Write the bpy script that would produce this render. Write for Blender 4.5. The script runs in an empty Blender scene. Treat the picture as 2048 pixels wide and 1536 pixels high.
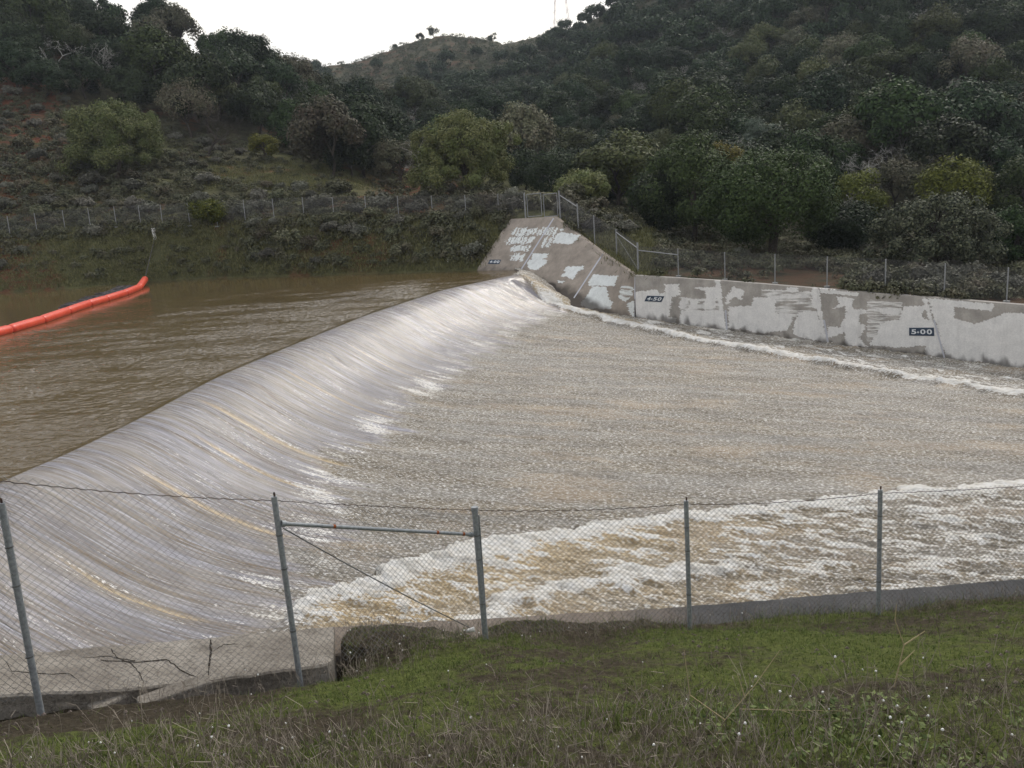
import bpy, math, random
import numpy as np
from mathutils import Vector, Matrix
from mathutils.bvhtree import BVHTree
random.seed(7); RNG = np.random.default_rng(7)
SC = bpy.context.scene; COL = SC.collection
# ------------------------------------------------------------------ camera
F = 1680.0; ROLL = math.radians(4.1); PITCH = math.radians(12.4); EYE = 5.0
_c, _s, _cp, _sp = math.cos(ROLL), math.sin(ROLL), math.cos(PITCH), math.sin(PITCH)
cam = bpy.data.cameras.new('camera'); camo = bpy.data.objects.new('camera', cam); COL.objects.link(camo)
cam.sensor_width = 36; cam.lens = F / 2048 * 36; cam.clip_start = 0.1; cam.clip_end = 5000
right = Vector((_c, -_s * _sp, -_s * _cp)); down = Vector((-_s, -_c * _sp, -_c * _cp)); fwd = Vector((0, _cp, -_sp))
m = Matrix((( right.x, -down.x, -fwd.x, 0), (right.y, -down.y, -fwd.y, 0), (right.z, -down.z, -fwd.z, EYE), (0, 0, 0, 1)))
camo.matrix_world = m; SC.camera = camo
# ------------------------------------------------------------------ world: bright thin overcast with blue breaks
SUN_EL = math.radians(44); SUN_AZ = math.radians(30)     # ahead and right, veiled by cloud
w = bpy.data.worlds.new('World'); SC.world = w; w.use_nodes = True
nt = w.node_tree; nt.nodes.clear(); N = nt.nodes.new; L = nt.links.new
sky = N('ShaderNodeTexSky'); sky.sky_type = 'NISHITA'; sky.sun_disc = False; sky.sun_elevation = SUN_EL; sky.sun_rotation = SUN_AZ
sky.dust_density = 2.0
tc = N('ShaderNodeTexCoord'); mp = N('ShaderNodeMapping'); mp.inputs['Scale'].default_value = (1, 1, 2.2)
no = N('ShaderNodeTexNoise'); no.inputs['Scale'].default_value = 2.6; no.inputs['Detail'].default_value = 6; no.inputs['Roughness'].default_value = .6
L(tc.outputs['Generated'], mp.inputs[0]); L(mp.outputs[0], no.inputs['Vector'])
cr = N('ShaderNodeValToRGB'); cr.color_ramp.elements[0].position = .40; cr.color_ramp.elements[1].position = .56
L(no.outputs['Fac'], cr.inputs[0])
sx = N('ShaderNodeSeparateXYZ'); L(tc.outputs['Generated'], sx.inputs[0])
mr = N('ShaderNodeMapRange'); mr.inputs[1].default_value = .20; mr.inputs[2].default_value = .45; mr.inputs[3].default_value = 1; mr.inputs[4].default_value = 0
L(sx.outputs['Z'], mr.inputs[0])
mx = N('ShaderNodeMath'); mx.operation = 'MAXIMUM'; L(cr.outputs[0], mx.inputs[0]); L(mr.outputs[0], mx.inputs[1])
c2 = N('ShaderNodeValToRGB'); c2.color_ramp.elements[0].color = (5.2, 5.7, 7.4, 1); c2.color_ramp.elements[1].color = (11.8, 11.3, 10.1, 1)
c2.color_ramp.elements[0].position = .35; c2.color_ramp.elements[1].position = .65
no2 = N('ShaderNodeTexNoise'); no2.inputs['Scale'].default_value = 1.7; no2.inputs['Detail'].default_value = 4
L(mp.outputs[0], no2.inputs['Vector']); L(no2.outputs['Fac'], c2.inputs[0])
mixn = N('ShaderNodeMix'); mixn.data_type = 'RGBA'; L(mx.outputs[0], mixn.inputs[0]); L(sky.outputs[0], mixn.inputs[6]); L(c2.outputs[0], mixn.inputs[7])
bg = N('ShaderNodeBackground'); bg.inputs[1].default_value = .09; 
hzr = N('ShaderNodeMapRange'); hzr.inputs[1].default_value = .02; hzr.inputs[2].default_value = .42; hzr.inputs[3].default_value = .86; hzr.inputs[4].default_value = 1.02
L(sx.outputs['Z'], hzr.inputs[0]); vm = N('ShaderNodeVectorMath'); vm.operation = 'SCALE'; L(mixn.outputs[2], vm.inputs[0]); L(hzr.outputs[0], vm.inputs['Scale']); L(vm.outputs[0], bg.inputs[0])
wo = N('ShaderNodeOutputWorld'); L(bg.outputs[0], wo.inputs[0])
sl = bpy.data.lights.new('sun', 'SUN'); sl.energy = 1.15; sl.angle = math.radians(12); sl.specular_factor = .35; sl.color = (1, .94, .86)
slo = bpy.data.objects.new('sun', sl); COL.objects.link(slo)
sd = Vector((math.sin(SUN_AZ) * math.cos(SUN_EL), math.cos(SUN_AZ) * math.cos(SUN_EL), math.sin(SUN_EL)))
slo.rotation_euler = sd.to_track_quat('Z', 'Y').to_euler()
SC.view_settings.view_transform = 'Standard'; SC.view_settings.look = 'None'; SC.view_settings.gamma = 1
SC.view_settings.exposure = 0.64
# ------------------------------------------------------------------ measuring helpers (source-photo pixels <-> metres)
def ray(x, y):
    u = x - 1024; v = y - 768
    u2 = u * _c - v * _s; v2 = u * _s + v * _c
    return u2, F * _cp - v2 * _sp, -v2 * _cp - F * _sp
def un(x, y, Z):
    r = ray(x, y); k = Z / r[1]; return Vector((r[0] * k, Z, EYE + r[2] * k))
def unz(x, y, z):
    r = ray(x, y); k = (z - EYE) / r[2]; return Vector((r[0] * k, r[1] * k, z))
def proj(P):
    P = np.asarray(P, float); q = P - np.array([0, 0, EYE])
    cu = q @ np.array(right); cv = q @ np.array(down); cf = q @ np.array(fwd)
    return 1024 + F * cu / cf, 768 + F * cv / cf
def un_line(x, y, A, B, off=0.0):
    """point at pixel (x, y) on the vertical plane through plan line A-B (off metres behind it)"""
    r = ray(x, y); dx, dy = B[0] - A[0], B[1] - A[1]; n = math.hypot(dx, dy); nx, ny = -dy / n, dx / n
    if ny < 0: nx, ny = -nx, -ny
    k = ((A[0] + nx * off) * nx + (A[1] + ny * off) * ny) / (r[0] * nx + r[1] * ny)
    return Vector((r[0] * k, r[1] * k, EYE + r[2] * k))
# ------------------------------------------------------------------ numpy noise
_P = np.random.default_rng(3).permutation(4096)
_G = np.random.default_rng(4).normal(size=(4096, 3)); _G /= np.linalg.norm(_G, axis=1)[:, None]
def noise(x, y, z=0.0):
    x = np.asarray(x, float); y = np.asarray(y, float); z = np.zeros_like(x) + z
    xi = np.floor(x).astype(int); yi = np.floor(y).astype(int); zi = np.floor(z).astype(int)
    xf, yf, zf = x - xi, y - yi, z - zi
    f = lambda t: t * t * t * (t * (t * 6 - 15) + 10)
    u, v, w_ = f(xf), f(yf), f(zf); out = 0
    for a in (0, 1):
        for b in (0, 1):
            for c in (0, 1):
                h = _P[(_P[(_P[(xi + a) & 4095] + yi + b) & 4095] + zi + c) & 4095]; g = _G[h]
                d = g[..., 0] * (xf - a) + g[..., 1] * (yf - b) + g[..., 2] * (zf - c)
                out = out + d * (u if a else 1 - u) * (v if b else 1 - v) * (w_ if c else 1 - w_)
    return out * 1.6
def fbm(x, y, z=0.0, o=4, g=.5):
    r = 0; a = 1; k = 1
    for i in range(o): r = r + a * noise(x * k, y * k, z + i * 7.3); a *= g; k *= 2.03
    return r
def sstep(a, b, x): t = np.clip((x - a) / (b - a), 0, 1); return t * t * (3 - 2 * t)
# ------------------------------------------------------------------ object helpers
def meta(o, label=None, cat=None, group=None, kind=None):
    if label: o['label'] = label
    if cat: o['category'] = cat
    if group: o['group'] = group
    if kind: o['kind'] = kind
    return o
def link(name, me, mat=None, parent=None, loc=None):
    o = bpy.data.objects.new(name, me)
    if mat and me: me.materials.append(mat) if not me.materials else None
    COL.objects.link(o)
    if parent: o.parent = parent
    if loc is not None: o.location = loc
    return o
def empty(name, loc, label, cat, group=None, rz=0):
    o = bpy.data.objects.new(name, None); COL.objects.link(o); o.location = loc; o.rotation_euler = (0, 0, rz); o.empty_display_size = .3
    return meta(o, label, cat, group)
def npmesh(name, V, Fc, smooth=False, attrs=None, uv=None):
    V = np.asarray(V, np.float32); Fc = np.asarray(Fc, np.int32); k = Fc.shape[1]
    me = bpy.data.meshes.new(name); me.vertices.add(len(V)); me.vertices.foreach_set('co', V.ravel())
    me.loops.add(Fc.size); me.loops.foreach_set('vertex_index', Fc.ravel())
    me.polygons.add(len(Fc)); me.polygons.foreach_set('loop_start', np.arange(0, Fc.size, k, dtype=np.int32))
    me.polygons.foreach_set('use_smooth', np.full(len(Fc), smooth))
    if attrs:
        for n_, a in attrs.items():
            at = me.attributes.new(n_, 'FLOAT', 'POINT'); at.data.foreach_set('value', np.asarray(a, np.float32).ravel())
    me.update(calc_edges=True); me.validate()
    return me
def gridfaces(nr, nc):
    i = np.arange(nr - 1)[:, None] * nc + np.arange(nc - 1)[None]; i = i.ravel()
    return np.stack([i, i + 1, i + nc + 1, i + nc], 1)
class MB:
    def __init__(s): s.V = []; s.F3 = []; s.F4 = []; s.n = 0
    def add(s, V, Fq):
        V = np.asarray(V, float).reshape(-1, 3); Fq = np.asarray(Fq)
        (s.F4 if Fq.shape[1] == 4 else s.F3).append(Fq + s.n); s.V.append(V); s.n += len(V)
    def tube(s, pts, rad, k=6, cap=True):
        pts = [Vector(p) for p in pts]; n = len(pts)
        if not hasattr(rad, '__len__'): rad = [rad] * n
        V = []; up = Vector((0, 0, 1))
        for i, p in enumerate(pts):
            d = (pts[min(i + 1, n - 1)] - pts[max(i - 1, 0)])
            if d.length < 1e-9: d = Vector((0, 0, 1))
            d.normalize(); a = d.cross(up if abs(d.z) < .95 else Vector((1, 0, 0))).normalized(); b = d.cross(a)
            for j in range(k):
                t = 2 * math.pi * j / k; V.append(p + (a * math.cos(t) + b * math.sin(t)) * rad[i])
        Fq = [(i * k + j, i * k + (j + 1) % k, (i + 1) * k + (j + 1) % k, (i + 1) * k + j) for i in range(n - 1) for j in range(k)]
        s.add(V, Fq)
        if cap:
            for e, sg in ((0, 1), (n - 1, -1)):
                base = len(pts) * 0; c = [V[e * k + j] for j in range(k)] + [pts[e]]
                s.add(c, [((j + 1) % k, j, k) if sg > 0 else (j, (j + 1) % k, k) for j in range(k)])
    def box(s, c, sx, sy, sz, rot=None):
        V = [Vector((a * sx / 2, b * sy / 2, d * sz / 2)) for a in (-1, 1) for b in (-1, 1) for d in (-1, 1)]
        if rot: V = [rot @ v for v in V]
        s.add([Vector(c) + v for v in V], [(0, 1, 3, 2), (4, 6, 7, 5), (0, 4, 5, 1), (2, 3, 7, 6), (0, 2, 6, 4), (1, 5, 7, 3)])
    def ribbons(s, P0, P1, wd, nrm=None):
        """many thin triangular-section wires from P0[i] to P1[i] (numpy)"""
        P0 = np.asarray(P0, float); P1 = np.asarray(P1, float); d = P1 - P0; d /= np.linalg.norm(d, axis=1)[:, None] + 1e-12
        a = np.cross(d, np.array([.31, .9, .2])); a /= np.linalg.norm(a, axis=1)[:, None]; b = np.cross(d, a)
        V = []
        for P in (P0, P1):
            for j in range(3):
                t = 2 * math.pi * j / 3; V.append(P + (a * math.cos(t) + b * math.sin(t)) * wd)
        V = np.stack(V, 1).reshape(-1, 3); i = np.arange(len(P0))[:, None] * 6
        Fq = np.concatenate([i + np.array([[j, (j + 1) % 3, 3 + (j + 1) % 3, 3 + j]]) for j in range(3)], 0)
        s.add(V, Fq)
    def mesh(s, name, smooth=False):
        V = np.concatenate(s.V); F = []; 
        lv = []; ls = []; c = 0
        for arr, k in ((s.F4, 4), (s.F3, 3)):
            if arr:
                A = np.concatenate(arr); lv.append(A.ravel()); ls.append(c + np.arange(len(A)) * k); c += A.size
        lv = np.concatenate(lv).astype(np.int32); ls = np.concatenate(ls).astype(np.int32)
        me = bpy.data.meshes.new(name); me.vertices.add(len(V)); me.vertices.foreach_set('co', V.astype(np.float32).ravel())
        me.loops.add(len(lv)); me.loops.foreach_set('vertex_index', lv); me.polygons.add(len(ls)); me.polygons.foreach_set('loop_start', ls)
        me.polygons.foreach_set('use_smooth', np.full(len(ls), smooth)); me.update(calc_edges=True); me.validate(); return me
# ------------------------------------------------------------------ materials
class NT:
    def __init__(s, name, rough=.8, spec=.3, metal=0):
        s.m = bpy.data.materials.new(name); s.m.use_nodes = True; s.t = s.m.node_tree; s.b = s.t.nodes['Principled BSDF']
        s.b.inputs['Roughness'].default_value = rough; s.b.inputs['Specular IOR Level'].default_value = spec; s.b.inputs['Metallic'].default_value = metal
    def n(s, t, **k):
        o = s.t.nodes.new('ShaderNode' + t)
        for a, v in k.items(): setattr(o, a, v)
        return o
    def l(s, a, b): s.t.links.new(a, b)
    def noise(s, scale, detail=4, rough=.55, vec=None, dist=0):
        o = s.n('TexNoise'); o.inputs['Scale'].default_value = scale; o.inputs['Detail'].default_value = detail; o.inputs['Roughness'].default_value = rough
        o.inputs['Distortion'].default_value = dist
        s.l(vec if vec is not None else s.pos(), o.inputs['Vector']); return o.outputs['Fac']
    def pos(s):
        if not hasattr(s, '_p'): s._p = s.n('NewGeometry').outputs['Position']
        return s._p
    def objc(s): return s.n('TexCoord').outputs['Object']
    def map(s, vec, scale=(1, 1, 1), rot=(0, 0, 0)):
        o = s.n('Mapping'); o.inputs['Scale'].default_value = scale; o.inputs['Rotation'].default_value = rot; s.l(vec, o.inputs[0]); return o.outputs[0]
    def ramp(s, fac, stops):
        o = s.n('ValToRGB'); e = o.color_ramp.elements
        while len(e) < len(stops): e.new(.5)
        for i, (p, c) in enumerate(stops): e[i].position = p; e[i].color = (*c, 1) if len(c) == 3 else c
        s.l(fac, o.inputs[0]); return o.outputs[0]
    def mix(s, fac, a, b, mode='MIX'):
        o = s.n('Mix', data_type='RGBA', blend_type=mode)
        for i, v in ((0, fac), (6, a), (7, b)):
            if hasattr(v, 'links') or hasattr(v, 'is_output'): s.l(v, o.inputs[i])
            elif i == 0: o.inputs[0].default_value = v
            else: o.inputs[i].default_value = (*v, 1)
        return o.outputs[2]
    def math(s, op, a, b=None):
        o = s.n('Math', operation=op)
        for i, v in ((0, a), (1, b)):
            if v is None: continue
            if hasattr(v, 'is_output'): s.l(v, o.inputs[i])
            else: o.inputs[i].default_value = v
        return o.outputs[0]
    def rng(s, v, a, b, c=0, d=1):
        o = s.n('MapRange'); s.l(v, o.inputs[0])
        for i, q in enumerate((a, b, c, d)): o.inputs[i + 1].default_value = q
        return o.outputs[0]
    def attr(s, n_): return s.n('Attribute', attribute_name=n_).outputs['Fac']
    def color(s, c): s.l(c, s.b.inputs['Base Color']) if hasattr(c, 'is_output') else setattr(s.b.inputs['Base Color'], 'default_value', (*c, 1)); return s
    def bump(s, h, strength=.5, dist=.05, prev=None):
        o = s.n('Bump'); o.inputs['Strength'].default_value = strength if not hasattr(strength, 'is_output') else 1
        if hasattr(strength, 'is_output'): s.l(strength, o.inputs['Strength'])
        o.inputs['Distance'].default_value = dist; s.l(h, o.inputs['Height'])
        if prev: s.l(prev, o.inputs['Normal'])
        s.l(o.outputs[0], s.b.inputs['Normal']); return o.outputs[0]

def foliage(name, lo, hi, alt=None, rough=.6, hue=.04):
    t = NT(name, rough, .08); g = t.n('NewGeometry'); oi = t.n('ObjectInfo')
    c = t.mix(g.outputs['Random Per Island'], lo, hi)
    if alt:
        nn = t.rng(t.noise(.6, 3), .45, .62); c = t.mix(nn, c, alt)
    h = t.n('HueSaturation'); t.l(c, h.inputs['Color']); t.l(t.rng(oi.outputs['Random'], 0, 1, .5 - hue, .5 + hue * .5), h.inputs['Hue'])
    r2 = t.math('FRACT', t.math('MULTIPLY', oi.outputs['Random'], 17.3)); t.l(t.rng(r2, 0, 1, .78, 1.5), h.inputs['Value'])
    t.color(h.outputs[0]); return t.m
M = {}
M['oak'] = foliage('oak leaves', (.018, .032, .010), (.054, .078, .026))
M['oakdark'] = foliage('dark oak leaves', (.012, .022, .010), (.034, .051, .022))
M['oakolive'] = foliage('olive leaves', (.075, .088, .032), (.20, .21, .085), (.11, .135, .048), hue=.01)
M['oakmid'] = foliage('mid olive leaves', (.035, .045, .018), (.10, .11, .045), (.06, .075, .03), hue=.02)
M['yellow'] = foliage('yellow green leaves', (.07, .075, .014), (.16, .16, .03))
M['willow'] = foliage('blue green needles', (.05, .075, .05), (.10, .13, .095))
M['toyon'] = foliage('toyon leaves', (.012, .018, .012), (.11, .115, .07))
M['brush'] = foliage('brush leaves', (.055, .060, .035), (.145, .145, .085), (.105, .095, .06))
M['sage'] = foliage('grey sage twigs', (.07, .072, .05), (.155, .155, .118), (.11, .108, .085))
M['bright'] = foliage('bright shrub leaves', (.035, .055, .010), (.12, .13, .02))
t = NT('bark', .9, .2); t.color(t.ramp(t.noise(9, 5), [(.3, (.03, .025, .02)), (.7, (.09, .075, .06))])); M['bark'] = t.m
t = NT('lichen bark', .9, .2); t.color(t.ramp(t.noise(3, 5), [(.3, (.10, .095, .085)), (.7, (.30, .29, .25))])); M['lichen'] = t.m
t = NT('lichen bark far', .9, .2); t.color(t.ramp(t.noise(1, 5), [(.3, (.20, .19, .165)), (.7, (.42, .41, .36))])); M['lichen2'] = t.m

def concrete(name, base, white):
    t = NT(name, .85, .25); p = t.attr('paint'); dmp = t.attr('damp')
    n1 = t.noise(1.2, 6, .6); n2 = t.noise(14, 5, .65); st = t.noise(1, 5, .6, t.map(t.pos(), (3, 3, .35)))
    c = t.ramp(n1, [(.3, tuple(v * .72 for v in base)), (.55, base), (.75, tuple(min(1, v * 1.22) for v in base))])
    c = t.mix(t.rng(st, .45, .65, 0, .38), c, tuple(v * .6 for v in base))
    sm = t.noise(1, 5, .6, t.map(t.pos(), (.9, .9, 8))); pw = t.rng(t.math('ADD', p, t.rng(sm, .3, .7, -.28, .28)), .42, .58)
    wc = t.ramp(t.noise(2.2, 4), [(.3, tuple(v * .86 for v in white)), (.7, white)])
    wc = t.mix(t.rng(st, .52, .7, 0, .2), wc, tuple(v * .6 for v in base))
    c = t.mix(pw, c, wc); c = t.mix(dmp, c, (.065, .055, .045))
    g = t.rng(n2, .35, .75, .88, 1.08); gg = t.n('CombineColor'); [t.l(g, gg.inputs[i]) for i in range(3)]
    c = t.mix(1.0, c, gg.outputs[0], 'MULTIPLY'); t.color(c); t.bump(n2, .35, .03); return t.m
M['wing'] = concrete('wing concrete', (.35, .30, .245), (.76, .78, .74))
M['wall'] = concrete('wall concrete', (.42, .39, .345), (.83, .81, .765))
t = NT('near concrete', .9, .2); n1 = t.noise(1.6, 6, .65); n2 = t.noise(26, 6, .7)
c = t.ramp(n1, [(.3, (.20, .175, .145)), (.5, (.30, .27, .225)), (.72, (.42, .385, .33))]); vo = t.n('TexVoronoi'); vo.inputs['Scale'].default_value = 42; t.l(t.pos(), vo.inputs['Vector']); c = t.mix(t.rng(n2, .50, .66, 0, .8), c, (.085, .072, .058)); c = t.mix(t.rng(vo.outputs['Distance'], .10, .22, .55, 0), c, (.55, .50, .43)); c = t.mix(t.rng(t.noise(.9, 5, .7), .5, .68, 0, .6), c, (.10, .085, .068))
t.color(c); t.bump(n2, 1.0, .03); M['near'] = t.m
t = NT('grey coping', .9, .2); n1 = t.noise(1.1, 6, .65); n2 = t.noise(30, 6, .7)
xs = t.n('SeparateXYZ'); t.l(t.pos(), xs.inputs[0]); fx = t.rng(t.math('ADD', xs.outputs['X'], t.rng(n1, .3, .7, -1, 1)), 1.0, 2.5)
c = t.ramp(n1, [(.3, (.16, .13, .105)), (.7, (.28, .235, .19))]); cg = t.ramp(n1, [(.3, (.045, .045, .046)), (.7, (.10, .097, .094))])
c = t.mix(fx, c, cg); c = t.mix(t.rng(n2, .52, .68, 0, .7), c, (.04, .036, .03)); t.color(c); t.bump(n2, .8, .02); M['coping'] = t.m
t = NT('crack', 1, .05); t.color((.04, .034, .028)); M['crack'] = t.m
t = NT('galvanised steel', .5, .5, .25); n1 = t.noise(30, 4); t.color(t.ramp(n1, [(.3, (.21, .225, .23)), (.7, (.38, .40, .40))])); M['galv'] = t.m
t = NT('far galvanised steel', .6, .5, .3); t.color((.27, .275, .27)); M['galvfar'] = t.m
t = NT('chain link wire', .5, .5, .5); t.color(t.ramp(t.noise(6, 3), [(.35, (.10, .095, .09)), (.65, (.20, .20, .19))])); M['wire'] = t.m
t = NT('far chain link wire', .7, .3, .3); t.color((.10, .10, .10)); M['wirefar'] = t.m
t = NT('rusty wire', .8, .2, .2); t.color(t.ramp(t.noise(20, 3), [(.4, (.035, .03, .028)), (.7, (.13, .07, .045))])); M['rusty'] = t.m
t = NT('rust', .9, .2); t.color((.30, .09, .03)); M['rust'] = t.m
t = NT('orange float', .42, .5); t.color(t.mix(t.rng(t.noise(7, 5, .7), .5, .75, 0, .5), t.ramp(t.noise(2, 4), [(.3, (.66, .055, .024)), (.7, (.80, .10, .045))]), (.36, .11, .06))); M['orange'] = t.m
t = NT('orange float seam', .6, .3); t.color((.50, .03, .012)); M['orangeband'] = t.m
t = NT('white paint', .6, .4); t.color((.72, .71, .66)); M['white'] = t.m
t = NT('joint sealant', .7, .3); t.color((.50, .50, .53)); M['joint'] = t.m
t = NT('marker black', .6, .3); t.color(t.ramp(t.noise(9, 4), [(.3, (.022, .038, .062)), (.7, (.045, .068, .10))])); M['black'] = t.m
t = NT('numeral white', .6, .3); t.color((.68, .70, .70)); M['num'] = t.m
t = NT('driftwood', .7, .3); t.color(t.ramp(t.noise(5, 4), [(.3, (.02, .018, .02)), (.7, (.11, .10, .10))])); M['drift'] = t.m
t = NT('tower steel', .6, .3); t.color((.62, .52, .52)); M['tower'] = t.m
t = NT('rock', .9, .2); t.color(t.ramp(t.noise(9, 5), [(.3, (.09, .07, .055)), (.7, (.22, .18, .15))])); M['rock'] = t.m
# hillside
t = NT('hillside', .95, .1); big = t.noise(.045, 6, .6); med = t.noise(.5, 6, .65); fin = t.noise(5, 5, .7); gr = t.attr('grass'); rd = t.attr('red')
c = t.ramp(med, [(.3, (.050, .048, .028)), (.5, (.082, .078, .046)), (.72, (.125, .118, .075))])
c = t.mix(t.math('MULTIPLY', gr, t.rng(med, .3, .6, .4, 1)), c, t.ramp(fin, [(.3, (.085, .088, .034)), (.7, (.185, .185, .08))]))
c = t.mix(t.math('MULTIPLY', rd, t.rng(med, .40, .56)), c, t.ramp(fin, [(.3, (.10, .038, .020)), (.7, (.20, .082, .045))]))
c = t.mix(t.rng(fin, .52, .72, 0, .7), c, (.025, .025, .018)); t.color(c); b1 = t.bump(fin, .9, .25); t.bump(med, .6, .8, b1); M['hill'] = t.m
# near bank
t = NT('near bank soil', .95, .1); med = t.noise(1.3, 6, .6); fin = t.noise(16, 6, .7); vf = t.noise(60, 3)
soil = t.ramp(fin, [(.3, (.03, .024, .016)), (.55, (.072, .058, .038)), (.75, (.15, .13, .095))])
moss = t.ramp(fin, [(.3, (.05, .062, .018)), (.7, (.145, .165, .045))])
gm = t.attr('moss'); sp_ = t.noise(5, 5, .7); c = t.mix(t.rng(t.math('ADD', gm, t.rng(sp_, .3, .7, -.85, .85)), .05, 1.0), soil, moss); c = t.mix(t.rng(vf, .55, .7, 0, .6), c, (.03, .026, .018))
t.color(c); b1 = t.bump(fin, 1, .05); t.bump(vf, .6, .015, b1); M['bank'] = t.m
t = NT('grass blades', .7, .2); g = t.n('NewGeometry'); c = t.mix(g.outputs['Random Per Island'], (.055, .085, .020), (.20, .25, .06)); t.color(c); M['grass'] = t.m
t = NT('dry weeds', .85, .15); g = t.n('NewGeometry'); c = t.mix(g.outputs['Random Per Island'], (.10, .078, .062), (.36, .31, .24)); t.color(c); M['weeds'] = t.m
t = NT('straw stalk', .8, .15); t.color((.42, .34, .20)); M['straw'] = t.m
# water
t = NT('reservoir water', .05, .5); t.b.inputs['IOR'].default_value = 1.33; rp = t.attr('ripple')
t.color(t.ramp(t.noise(.09, 4), [(.3, (.095, .067, .030)), (.7, (.125, .090, .043))]))
v = t.map(t.pos(), (1, 1, 1), (0, 0, math.radians(-15))); v2 = t.map(v, (1.0, 1.9, 1))
n1 = t.noise(3.6, 4, .6, v2); n2 = t.noise(.9, 3, .5, v2); b1 = t.bump(n1, t.math('MULTIPLY', rp, .6), .05); t.bump(n2, .10, .05, b1); M['res'] = t.m
t = NT('spillway water', .15, .5); t.b.inputs['IOR'].default_value = 1.55
foam_sheen = t.attr('foam_sheen'); turb = t.attr('turb'); tan_ = t.attr('tan'); su = t.attr('su'); tv = t.attr('tv')
cx = t.n('CombineXYZ'); t.l(su, cx.inputs[0]); t.l(tv, cx.inputs[1]); cv = cx.outputs[0]
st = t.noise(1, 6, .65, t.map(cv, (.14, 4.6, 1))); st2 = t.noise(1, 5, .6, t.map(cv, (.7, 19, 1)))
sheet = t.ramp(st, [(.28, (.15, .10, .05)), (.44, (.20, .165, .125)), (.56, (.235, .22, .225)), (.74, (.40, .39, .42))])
sheet = t.mix(t.rng(st2, .5, .72, 0, .6), sheet, (.64, .65, .71)); pt_ = t.noise(1, 4, .55, t.map(cv, (.30, .55, 1))); sheet = t.mix(t.rng(pt_, .50, .66, 0, .45), sheet, (.42, .375, .31)); sheet = t.mix(t.rng(pt_, .48, .34, 0, .40), sheet, (.155, .15, .18)); sheet = t.mix(t.rng(su, -.36, -.30), (.11, .08, .04), sheet)  # lavender and cream tints paint sky reflection into the aerated sheet's colour
fl = t.noise(1, 4, .6, t.map(cv, (3.2, 5.6, 1))); fl2 = t.noise(1, 4, .65, t.map(cv, (9, 20, 1))); bigp = t.noise(1, 4, .55, t.map(cv, (.22, .6, 1)))
ch = t.ramp(fl, [(.25, (.105, .082, .048)), (.5, (.195, .163, .112)), (.75, (.34, .30, .235))])
lo_ = t.noise(1, 5, .6, t.map(cv, (.10, 1.1, 1))); ch = t.mix(t.rng(lo_, .42, .60, 0, .45), ch, (.31, .30, .275))
ch = t.mix(t.rng(bigp, .53, .64, 0, .5), ch, (.38, .285, .18))
ch = t.mix(t.math('MULTIPLY', t.rng(fl2, .535, .585), t.rng(bigp, .3, .6, 1, .75)), ch, (.72, .70, .66))
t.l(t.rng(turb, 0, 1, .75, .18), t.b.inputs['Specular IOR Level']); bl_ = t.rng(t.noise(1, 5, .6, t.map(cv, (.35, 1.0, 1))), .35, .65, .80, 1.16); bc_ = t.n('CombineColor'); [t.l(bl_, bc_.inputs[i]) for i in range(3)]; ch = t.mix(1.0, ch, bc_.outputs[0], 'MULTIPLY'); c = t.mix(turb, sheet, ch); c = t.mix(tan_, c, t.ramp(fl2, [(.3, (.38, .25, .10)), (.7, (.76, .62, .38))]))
fm = t.rng(t.math('ADD', foam_sheen, t.rng(fl2, .3, .7, -.35, .35)), .38, .62); c = t.mix(fm, c, t.ramp(fl, [(.3, (.60, .56, .48)), (.7, (.86, .85, .81))])); t.color(c)
rr = t.math('MAXIMUM', t.rng(fm, 0, 1, 0, .9), t.rng(turb, 0, 1, .13, .42)); t.l(rr, t.b.inputs['Roughness'])
b1 = t.bump(st2, t.math('SUBTRACT', 1.0, t.math('MULTIPLY', turb, .9)), .035); b1 = t.bump(st, t.math('SUBTRACT', 1.0, turb), .11, b1)
b1 = t.bump(fl2, t.math('MULTIPLY', turb, 1.0), .06, b1); t.bump(fl, t.math('MULTIPLY', turb, .8), .12, b1); M['water'] = t.m

# ================================================================== WATER
_cr = [unz(*q, 0) for q in ((0, 972), (75, 945), (150, 913), (300, 838), (450, 755), (600, 690), (750, 628), (900, 578), (1055, 546))]
_cY = [-30, 6] + [p.y for p in _cr] + [62, 100]; _cX = [-10.2, -10.0] + [p.x for p in _cr] + [.9, -2]; print('crest', [(round(a, 1), round(b, 1)) for a, b in zip(_cX, _cY)])
def crestX(Y):
    Y = np.asarray(Y, float); k = np.array([-1.2, -.6, 0, .6, 1.2]); return sum(np.interp(Y + q, _cY, _cX) for q in k) / 5
Dx, Dy = .985, -.172
_ss = [-.35, 0, 1, 2.2, 3.5, 5, 7.5, 9, 80]; _sl = [0, .25, .62, .62, .38, .2, .1, .087, .087]
_sg = np.linspace(-.35, 60, 3000); _zg = -np.concatenate([[0], np.cumsum(np.interp((_sg[1:] + _sg[:-1]) / 2, _ss, _sl) * np.diff(_sg))])
def zs(s): return np.interp(s, _sg, _zg)
def s_of(X, Y):
    X = np.asarray(X, float); Y = np.asarray(Y, float); s = X - crestX(Y)
    for _ in range(12): Yc = Y - s * Dy; s = (X - crestX(Yc)) / Dx
    return s
def on_water(x, y):
    z = -3.0
    for _ in range(25):
        p = unz(x, y, z); z = .5 * z + .5 * float(zs(s_of(p.x, p.y)))
    return unz(x, y, z)
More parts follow.
